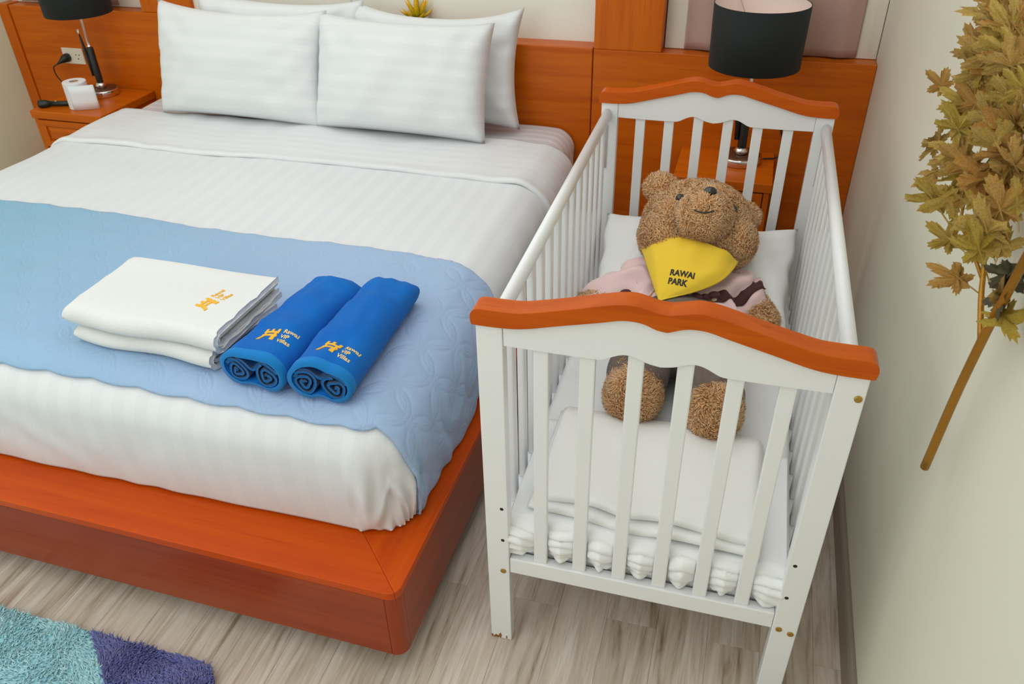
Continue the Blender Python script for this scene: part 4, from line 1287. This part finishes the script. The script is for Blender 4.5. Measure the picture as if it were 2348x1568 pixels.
# ================================================================== LAMPS
lp = thing('table_lamp', 'table lamp with a black drum shade standing behind the cot', 'lamp', (-0.42, -0.120, 0.556), group='bedside table lamps')
lc = (-0.42, -0.120, 0.5565)
MB().lathe([(0.0, 0.0), (0.077, 0.0), (0.079, 0.003), (0.079, 0.024), (0.077, 0.028), (0.06, 0.0285), (0.0, 0.0285)], lc, 40).obj('base', chrome, lp, smooth=True, bevel=0)
MB().lathe([(0.0, 0.0286), (0.072, 0.0286), (0.071, 0.0300), (0.0, 0.0302)], lc, 40).obj('base_plate', plain('bronze_plate', lin(120, 90, 74), 0.3, 0.7, bump=(40, .05, .001)), lp, smooth=True)
MB().lathe([(0.0, 0.030), (0.020, 0.030), (0.026, 0.036), (0.027, 0.044), (0.022, 0.052), (0.017, 0.056), (0.0, 0.056)], lc, 28).obj('collar', chrome, lp, smooth=True)
MB().lathe([(0.0, 0.0562), (0.0165, 0.0562), (0.0165, 0.205), (0.015, 0.209), (0.0, 0.209)], lc, 24).obj('stem', black_leather, lp, smooth=True)
MB().lathe([(0.0, 0.209), (0.0105, 0.209), (0.0105, 0.216), (0.0068, 0.218), (0.0068, 0.40), (0.0, 0.40)], lc, 20).obj('rod', chrome, lp, smooth=True)
ax_, ay_ = lc[0]-0.034, lc[1]-0.004
arm_ = MB(); arm_.tube([(ax_+.012, ay_, lc[2]+.085), (ax_+.008, ay_, lc[2]+.16), (ax_+.001, ay_, lc[2]+.235), (ax_-.001, ay_, lc[2]+.262)], [0.009, 0.0095, 0.006, 0.004], 12)
aro = arm_.obj('reading_arm', black_plastic, lp, smooth=True, label='slim black folded reading arm beside the stem')
MB().tube([(ax_-.001, ay_, lc[2]+.2625), (ax_-.002, ay_, lc[2]+.284)], 0.006, 12).obj('arm_tip', chrome, aro, smooth=True)
MB().tube([(ax_+.012, ay_, lc[2]+.10), (lc[0]-.014, lc[1], lc[2]+.10)], 0.005, 8).obj('arm_bracket', chrome, lp, smooth=True)
zs0, zs1, rs0, rs1 = 0.354, 0.563, 0.157, 0.161
n = 64
MB().lathe([(rs0, zs0), (rs1, zs1), (rs1-.002, zs1+.0005), (rs0-.002, zs0-.0005)], lc, n, close=True).obj('shade', shade_m, lp, smooth=True)
sh_o = lp.children[-1]
e_ = sh_o.modifiers.new('es', 'EDGE_SPLIT'); e_.split_angle = math.radians(40)
MB().lathe([(rs0-.0026, zs0+.0008), (rs1-.0026, zs1-.0008), (rs1-.0038, zs1-.0008), (rs0-.0038, zs0+.0008)], lc, n, close=True).obj('shade_lining', shade_in, lp, smooth=True)
sp = MB()
for a in (0, 2*PI/3, 4*PI/3):
    sp.tube([(lc[0], lc[1], lc[2]+.41), (lc[0]+(rs1-.004)*math.cos(a), lc[1]+(rs1-.004)*math.sin(a), lc[2]+.545)], 0.002, 6)
sp.obj('shade_support', chrome, lp)
bu = MB(); bu.lathe([(0.0, 0.40), (0.013, 0.40), (0.013, 0.425), (0.020, 0.445), (0.027, 0.468), (0.024, 0.488), (0.012, 0.500), (0.0, 0.502)], lc, 20)
bu.obj('bulb', bulb_m, lp, smooth=True)
LAMP_L = Vector((-3.342, -0.028, 0.5752))
lp2 = dup(lp, LAMP_L, 'table lamp with a black drum shade in the top left corner')
lp2.scale = (0.91, 0.91, 1.03)
def cable(name, pts, r, label, mat=black_plastic, n=60):
    pts3 = np.array(pts, float)
    xs = smooth_path(pts3[:, :2], n); zs = smooth_path(np.c_[pts3[:, 2], pts3[:, 2]*0 + np.arange(len(pts3))], n)[:, 0]
    o = MB().tube([(x_, y_, z_) for (x_, y_), z_ in zip(xs, zs)], r, 8).obj(name, mat, None, smooth=True)
    return tagged(o, label, 'cable')
cable('power_cable', [(-0.335, -0.085, 0.5605), (-0.300, -0.075, 0.5605), (-0.272, -0.060, 0.553), (-0.250, -0.045, 0.43), (-0.242, -0.03, 0.25), (-0.236, -0.02, 0.12)], 0.003, 'thin dark lamp cable hanging beside the nightstand behind the cot')
cable('power_cable', [(-0.318, -0.006, 0.742), (-0.290, -0.008, 0.66), (-0.262, -0.010, 0.56), (-0.256, -0.012, 0.42), (-0.258, -0.014, 0.26), (-0.262, -0.016, 0.10)], 0.003, 'dark cable running down the headboard to the right of the lamp')

# ================================================================== SMALL THINGS ON THE LEFT
so = thing('wall_socket', 'white double wall socket on the headboard above the toilet roll', 'socket', (-3.548, 0.078, 0.712))
MB().box((-3.606, 0.072, 0.676), (-3.488, 0.0795, 0.750)).obj('plate', white_plastic, so, bevel=0.003)
for cx in (-3.578, -3.520):
    m = MB()
    for dx, dz, r_ in ((-0.009, 0.008, .0030), (0.009, 0.008, .0030), (0.0, -0.010, .0034)):
        m.tube([(cx+dx, 0.0724, 0.712+dz), (cx+dx, 0.0716, 0.712+dz)], r_, 10)
    m.obj('pin_hole', dark_metal, so)
pg = thing('plug', 'black plug with its cord in the left half of the wall socket', 'plug', (-3.580, 0.05, 0.700))
MB().tube([(-3.580, 0.0712, 0.706), (-3.580, 0.058, 0.706), (-3.584, 0.040, 0.702), (-3.592, 0.026, 0.694), (-3.600, 0.018, 0.688)], [0.020, 0.020, 0.015, 0.007, 0.005], 14).obj('plug_body', black_plastic, pg, smooth=True)
pc_ = smooth_path([(-3.600, 0.018), (-3.622, 0.010), (-3.630, 0.020), (-3.612, 0.030), (-3.594, 0.040)], 40)
pz_ = smooth_path([(0.688, 0), (0.672, 1), (0.630, 2), (0.590, 3), (0.5795, 4)], 40)[:, 0]
MB().tube([(a, b, c) for (a, b), c in zip(pc_, pz_)], 0.0028, 8).obj('cord', black_plastic, pg, smooth=True)

tr = thing('toilet_roll', 'white toilet roll with a loose sheet standing on the left nightstand', 'toilet roll', (-3.318, -0.205, 0.575))
rc = (-3.318, -0.205, 0.5755); rR, rI, rH = 0.050, 0.020, 0.116
MB().lathe([(rI, 0.0), (rR-.002, 0.0), (rR, 0.002), (rR, rH-.002), (rR-.002, rH), (rI, rH)], rc, 40, close=True).obj('roll', paper_m, tr, smooth=True)
e_ = tr.children[-1].modifiers.new('es', 'EDGE_SPLIT'); e_.split_angle = math.radians(40)
MB().lathe([(rI-.0018, 0.001), (rI-.0002, 0.001), (rI-.0002, rH-.001), (rI-.0018, rH-.001)], rc, 28, close=True).obj('core', card_m, tr, smooth=True)
fp = []
for i in range(14):
    t = i/13
    if t < 0.3:
        a = -PI/4 - 0.75 + 0.62*t/0.3; p = (rc[0] + (rR+.0006)*math.cos(a), rc[1] + (rR+.0006)*math.sin(a))
        pd = (-math.sin(a), math.cos(a)); pe = p
    else:
        s2 = (t-0.3)/0.7*0.086; p = (pe[0] + pd[0]*s2, pe[1] + pd[1]*s2 - 0.004*math.sin(s2*40))
    fp.append(p)
P = np.array([[(p[0], p[1], rc[2] + 0.001 + (rH-.010)*z_) for z_ in np.linspace(0, 1, 4)] for p in fp])
MB().grid(P).obj('loose_sheet', paper_m, tr, smooth=True, solid=0.0008)

to = thing('torch', 'black hand torch lying on the left nightstand beside the toilet roll', 'torch', (-3.43, -0.245, 0.575))
ta, tb_ = Vector((-3.497, -0.262, 0.5935)), Vector((-3.375, -0.205, 0.5875)); td = (tb_-ta)
MB().tube([ta, ta + td*0.06, ta + td*0.22, ta + td*0.36], [0.0165, 0.0178, 0.0172, 0.0118], 18).obj('head', black_plastic, to, smooth=True)
MB().tube([ta + td*0.362, ta + td*0.75, ta + td*0.98, ta + td*1.0], [0.0116, 0.0116, 0.0116, 0.010], 18).obj('barrel', black_plastic, to, smooth=True)
MB().ball(ta + td*0.55 + Vector((0, 0, 0.0115)), (0.006, 0.004, 0.002), 10, 6).obj('switch', chrome, to, smooth=True)

# succulent in a faceted white pot on the headboard ledge
su = thing('potted_succulent', 'small yellow artificial succulent in a white faceted pot on the headboard', 'plant', (-1.752, 0.052, 0.905))
pb = (-1.752, 0.052, 0.9055)
m = MB(); V = []; nn = 6
prof = [(0.026, 0.0), (0.050, 0.042), (0.045, 0.070), (0.040, 0.070), (0.038, 0.058)]
for r_, z_ in prof:
    for k_ in range(nn):
        a = 2*PI*k_/nn + (0.26 if z_ < 0.05 and z_ > 0.01 else 0.0)
        zz_ = z_ + (0.005*math.cos(2*a) if z_ > 0.05 else 0)
        V.append((pb[0] + r_*math.cos(a), pb[1] + r_*math.sin(a), pb[2] + zz_))
Fc = [tuple(reversed(range(nn)))]
for i in range(len(prof)-1):
    for k_ in range(nn): Fc.append((i*nn+k_, i*nn+(k_+1) % nn, (i+1)*nn+(k_+1) % nn, (i+1)*nn+k_))
Fc.append(tuple(range((len(prof)-1)*nn, len(prof)*nn)))
m.add(V, Fc); m.obj('pot', pot_m, su, bevel=0.001)
MB().lathe([(0.0, 0.056), (0.037, 0.059), (0.0, 0.062)], pb, 12).obj('soil', soil_m, su, smooth=True)
rs = np.random.default_rng(14)
for i in range(26):
    ring = 0 if i < 4 else (1 if i < 12 else 2)
    el = [82, 58, 26][ring] + rs.uniform(-8, 8); az = rs.uniform(0, 2*PI) if ring == 0 else 2*PI*(i*0.618)
    Ln_ = [0.098, 0.090, 0.072][ring]*rs.uniform(.85, 1.1)
    d = Vector((math.cos(math.radians(el))*math.cos(az), math.cos(math.radians(el))*math.sin(az), math.sin(math.radians(el))))
    sd = Vector((-math.sin(az), math.cos(az), 0)); up_ = d.cross(sd) * -1
    o0 = Vector((pb[0], pb[1], pb[2]+.060)) + Vector((d.x, d.y, 0))*0.006
    m = MB()
    secs = [(0.0, 0.007), (0.35, 0.0115), (0.65, 0.0105), (0.86, 0.0055)]
    V = []
    for t, wv in secs:
        c = o0 + d*Ln_*t + Vector((0, 0, 0.006*t*t))
        V += [c + sd*wv, c + up_*wv*0.45, c - sd*wv, c - up_*wv*0.3]
    V.append(o0 + d*Ln_ + Vector((0, 0, 0.006)))
    Fc = [(3, 2, 1, 0)]
    for q_ in range(3):
        for k_ in range(4): Fc.append((q_*4+k_, q_*4+(k_+1) % 4, q_*4+4+(k_+1) % 4, q_*4+4+k_))
    for k_ in range(4): Fc.append((12+k_, 12+(k_+1) % 4, 16))
    m.add(V, Fc)
    for j, (t, wv) in enumerate(secs):
        for k_ in range(4): m.tone[j*4+k_] = 0.05 + 0.75*t
    m.tone[16] = 1.0
    m.obj('leaf', succ_m, su, smooth=True)

# bead chain of the roller blind, hanging in a loop at the window's right edge
bc = [(-0.038, 0.05, 1.30), (-0.038, 0.05, 1.108), (-0.041, 0.048, 0.985), (-0.036, 0.046, 0.940), (-0.0235, 0.045, 0.924), (-0.012, 0.046, 0.942), (-0.008, 0.048, 1.0), (-0.0075, 0.05, 1.108), (-0.0075, 0.05, 1.30)]
xs_ = smooth_path([(p[0], p[2]) for p in bc], 150); m = MB()
for a, b in xs_: m.ball((a, 0.047, b), 0.0018, 6, 4)
o = m.obj('blind_chain', white_plastic, None, smooth=True); tagged(o, 'white bead chain loop of the window blind by the right wall', 'chain')

# ================================================================== GOLD LEAF BRANCH ON THE RIGHT WALL
br = thing('gold_leaf_branch', 'artificial gold maple leaf branch hanging on the right wall', 'wall decoration', (-0.045, -1.98, 0.78))
LEAVES = [(-0.062, -1.704, 1.415, -0.125, -1.743, 1.462), (-0.07, -1.7, 1.365, -0.11, -1.712, 1.42), (-0.093, -1.616, 1.297, -0.119, -1.595, 1.313), (-0.066, -1.735, 1.347, -0.114, -1.724, 1.389), (-0.055, -1.771, 1.365, -0.097, -1.805, 1.411), (-0.076, -1.748, 1.26, -0.117, -1.74, 1.315), (-0.045, -1.868, 1.281, -0.101, -1.865, 1.328), (-0.092, -1.673, 1.224, -0.134, -1.716, 1.247), (-0.088, -1.718, 1.201, -0.134, -1.734, 1.182), (-0.084, -1.782, 1.151, -0.135, -1.804, 1.213), (-0.073, -1.824, 1.177, -0.085, -1.812, 1.232), (-0.061, -1.87, 1.192, -0.083, -1.849, 1.247), (-0.04, -1.944, 1.206, -0.076, -1.923, 1.278), (-0.032, -1.951, 1.228, -0.045, -1.927, 1.272), (-0.069, -1.873, 1.133, -0.116, -1.855, 1.162), (-0.058, -1.948, 1.105, -0.112, -1.914, 1.128), (-0.051, -1.944, 1.146, -0.088, -1.942, 1.213), (-0.042, -1.966, 1.165, -0.031, -1.931, 1.205), (-0.036, -2.021, 1.116, -0.054, -2.02, 1.172), (-0.036, -2.017, 1.119, -0.036, -2.082, 1.117), (-0.039, -1.874, 1.307, -0.045, -1.807, 1.354), (-0.043, -1.807, 1.379, -0.069, -1.809, 1.433), (-0.052, -1.754, 1.408, -0.092, -1.755, 1.467), (-0.066, -1.761, 1.311, -0.105, -1.726, 1.338), (-0.055, -1.814, 1.303, -0.089, -1.795, 1.35), (-0.063, -1.827, 1.239, -0.109, -1.832, 1.274), (-0.048, -1.892, 1.233, -0.04, -1.878, 1.276), (-0.073, -1.719, 1.318, -0.093, -1.685, 1.361), (-0.041, -1.902, 1.258, -0.067, -1.896, 1.312), (-0.048, -1.935, 1.176, -0.084, -1.952, 1.242), (-0.032, -1.93, 1.258, -0.037, -1.896, 1.302), (-0.063, -1.8, 1.277, -0.044, -1.738, 1.312)]
MAIN = [(-0.045, -1.983, 0.778), (-0.045, -2.002, 0.945), (-0.045, -2.028, 1.084), (-0.045, -2.046, 1.146), (-0.045, -2.065, 1.218), (-0.045, -2.083, 1.288), (-0.045, -2.061, 1.348)]
S2 = [(-0.046, -2.024, 1.063), (-0.05, -1.979, 1.105), (-0.051, -1.957, 1.13), (-0.052, -1.923, 1.17), (-0.05, -1.877, 1.247), (-0.049, -1.833, 1.31), (-0.053, -1.764, 1.385), (-0.061, -1.694, 1.437), (-0.068, -1.624, 1.485)]
S3 = [(-0.05, -1.959, 1.127), (-0.064, -1.884, 1.152), (-0.072, -1.832, 1.167), (-0.068, -1.8, 1.241), (-0.075, -1.749, 1.264), (-0.072, -1.714, 1.337)]
S4 = [(-0.03, -2.067, 1.225), (-0.034, -1.911, 1.276), (-0.044, -1.825, 1.347), (-0.061, -1.722, 1.399)]
S5 = [(-0.03, -2.075, 1.25), (-0.03, -1.913, 1.34), (-0.046, -1.768, 1.418), (-0.052, -1.694, 1.486)]
def tube3(pts, r0_, r1_, n=30, seg=10):
    p = np.array(pts); a = smooth_path(p[:, :2], n); b = smooth_path(np.c_[p[:, 2], np.arange(len(p))], n)[:, 0]
    m = MB(); m.tube([(x_, y_, z_) for (x_, y_), z_ in zip(a, b)], [r0_ + (r1_-r0_)*i/(n-1) for i in range(n)], seg); return m
tube3(MAIN, 0.0072, 0.0055).obj('stem', gold_stem, br, smooth=True)
for s_pts, ra, rb in ((S2, .0046, .002), (S3, .0030, .0016), (S4, .0036, .002), (S5, .0036, .002)):
    tube3(s_pts, ra, rb).obj('twig', gold_stem, br, smooth=True)
def leaf_mesh(seed):
    """five-lobed toothed leaf, base at the origin, main tip near (0,1); creased along its veins"""
    r = np.random.default_rng(seed)
    lobes = [(-122, 0.56), (-58, 0.86), (0, 1.0), (58, 0.86), (122, 0.56)]
    c = (0.0, 0.32)
    out = []
    for i, (a, L) in enumerate(lobes):
        L *= r.uniform(0.9, 1.12); a += r.uniform(-6, 6)
        W_ = 20 if i in (1, 2, 3) else 24
        f = 0.68
        for da, rr_ in ((-1.10, 0.55), (-0.86, 0.74), (-0.62, 0.72), (-0.48, 0.90), (-0.22, 0.87), (0, 1.0), (0.22, 0.87), (0.48, 0.90), (0.62, 0.72), (0.86, 0.74), (1.10, 0.55)):
            rad = L*f*rr_*r.uniform(0.95, 1.05); t = math.radians(a+da*W_)
            out.append((c[0] + rad*math.sin(t), c[1] + rad*math.cos(t), abs(da)))
        if i < 4:
            am = math.radians((a + lobes[i+1][0])/2 + r.uniform(-3, 3)); rad = 0.25
            out.append((c[0] + rad*math.sin(am), c[1] + rad*math.cos(am), 1.9))
    out.append((0.0, 0.03, 0.0))
    n = len(out); V = []; Fc = []
    b1, b2, b3 = r.uniform(-1.0, .9), r.uniform(-.9, .3), r.uniform(-.7, .7)
    def z_of(x_, y_, ridge): return 0.075*(1-min(ridge, 1.5)) + b1*x_*x_ + b2*(y_-.3)**2 + b3*x_*(y_-.3) + 0.018*r.normal()
    V.append((c[0], c[1], 0.06))
    for k_ in (0.38, 0.72):
        for x_, y_, ridge in out: V.append(((x_-c[0])*k_ + c[0], (y_-c[1])*k_ + c[1], z_of((x_-c[0])*k_, c[1] + (y_-c[1])*k_, ridge)))
    for x_, y_, ridge in out: V.append((x_, y_, z_of(x_, y_, ridge*0.7)))
    for i in range(n):
        j = (i+1) % n
        Fc += [(0, 1+i, 1+j), (1+i, 1+n+i, 1+n+j, 1+j), (1+n+i, 1+2*n+i, 1+2*n+j, 1+n+j)]
    st_ = len(V)
    for y_, w_ in ((-0.35, 0.014), (0.0, 0.018), (0.32, 0.013), (0.80, 0.004)):
        V += [(-w_, y_, 0.06), (w_, y_, 0.06), (0, y_, 0.06+w_*1.6), ]
    for i in range(3):
        a = st_+i*3
        Fc += [(a, a+3, a+5, a+2), (a+2, a+5, a+4, a+1)]
    m = MB(); m.add(V, Fc); return m
leaf_src = [leaf_mesh(200+i) for i in range(6)]
leaf_me = []
for m in leaf_src:
    me = bpy.data.meshes.new('leaf'); me.from_pydata(m.v, [], m.f); me.update()
    me.polygons.foreach_set('use_smooth', [True]*len(me.polygons)); me.materials.append(gold_m); leaf_me.append(me)
view = Vector((-0.38, -0.82, 0.42))
rs = np.random.default_rng(77)
BRB = Vector(br['_b'])
def put_leaf(base, tip, size, mat=None):
    b, t = Vector(base), Vector(tip); d = (t-b).normalized()
    nrm = (view + Vector(rs.normal(0, .38, 3))); nrm = (nrm - d*nrm.dot(d)).normalized()
    sx = d.cross(nrm).normalized()
    R_ = Matrix((sx, d, nrm)).transposed().to_4x4()
    me = leaf_me[rs.integers(0, len(leaf_me))]
    mm = Matrix.Translation(b) @ R_ @ Matrix.Diagonal((size, size, size, 1))
    far = max((mm @ v.co).x for v in me.vertices)
    if far > -0.006: b = b + Vector((-0.006-far, 0, 0))
    if mat is not None: me = me.copy(); me.materials[0] = mat
    o = bpy.data.objects.new('leaf', me); col.objects.link(o); o.parent = br
    o.matrix_local = Matrix.Translation(b - BRB - d*0.0) @ R_ @ Matrix.Diagonal((size*0.88, size, size*1.0, 1))
    return o
for L in LEAVES:
    ln_ = (Vector(L[3:])-Vector(L[:3])).length
    put_leaf(L[:3], L[3:], max(0.056, ln_*1.15))
# more leaves filling the crown above and to the right of the frame edge
twigs = [np.array(S2), np.array(S4), np.array(S5), np.array(S3)]
for i in range(38):
    tw = twigs[i % 4]; u = rs.uniform(1.0, len(tw)-1.01) if i % 4 != 3 else rs.uniform(2.2, len(tw)-1.01)
    k_ = int(u); p = tw[k_]*(1-(u-k_)) + tw[k_+1]*(u-k_)
    d = (tw[k_+1]-tw[k_]); d /= np.linalg.norm(d)
    d = d*0.5 + rs.normal(0, .6, 3) + np.array([-0.45, 0, 0.1]); d /= np.linalg.norm(d)
    if p[0] + d[0]*0.075 > -0.02: d[0] = -abs(d[0])
    put_leaf(p, p + d*0.07, rs.uniform(0.062, 0.086))
put_leaf((-0.034, -2.05, 1.18), (-0.04, -2.02, 1.13), 0.085, dark_leaf)
put_leaf((-0.030, -2.03, 1.20), (-0.045, -2.01, 1.15), 0.080, dark_leaf)

# ================================================================== RUG
rg = thing('rug', 'fluffy aqua and purple rug on the floor in front of the bed', 'rug', (-2.0, -2.7, 0))
RX0, RX1, RY0, RY1 = -3.1, -1.425, -3.7, -2.232
cr_ = 0.075
def bound(y): return -1.790 + (y+2.245)*(-1.10)      # seam between the two colours
seam_b = bound(RY0)
aq = [(RX0, RY0), (min(seam_b, RX1-.3), RY0), (bound(RY1), RY1), (RX0, RY1)]
ysm = RY0
aq = [(RX0, RY0), (-1.60, RY0), (-1.60, -2.42), (bound(RY1), RY1), (RX0, RY1)]
pu = [(-1.60, RY0), (RX1, RY0)] + [(RX1-cr_+cr_*math.cos(a), RY1-cr_+cr_*math.sin(a)) for a in np.linspace(0, PI/2, 8)] + [(bound(RY1), RY1), (-1.60, -2.42)]
MB().prism_xy(aq, 0.001, 0.014).obj('aqua_section', plain('aqua_backing', lin(160, 212, 222), .9, bump=(150, .4, .004)), rg)
MB().prism_xy(pu, 0.001, 0.014).obj('purple_section', plain('purple_backing', lin(88, 92, 156), .9, bump=(150, .4, .004)), rg)
def pile(poly, n, name, mat, seed, x0, x1, y0, y1):
    r = np.random.default_rng(seed)
    q = np.c_[r.uniform(x0, x1, n*3), r.uniform(y0, y1, n*3)]
    P2 = np.array(poly); ins = np.zeros(len(q), bool); j = len(P2)-1
    for i in range(len(P2)):
        xi, yi = P2[i]; xj_, yj_ = P2[j]
        c = ((yi > q[:, 1]) != (yj_ > q[:, 1])) & (q[:, 0] < (xj_-xi)*(q[:, 1]-yi)/(yj_-yi+1e-12)+xi)
        ins ^= c; j = i
    q = q[ins][:n]
    P_ = np.c_[q, np.full(len(q), 0.014)]; N_ = np.tile([0, 0, 1.0], (len(q), 1))
    return tuft_obj(name, tufts(P_, N_, 0.016, 0.0042, seed, lean=0.8, curl=0.8, freq=7), mat, rg, (-2.0, -2.7, 0))
pile(aq, 62000, 'aqua_pile', aqua_m, 31, RX0, -1.58, -3.05, RY1)
pile(pu, 17000, 'purple_pile', purple_m, 32, -1.83, RX1, -3.05, RY1)
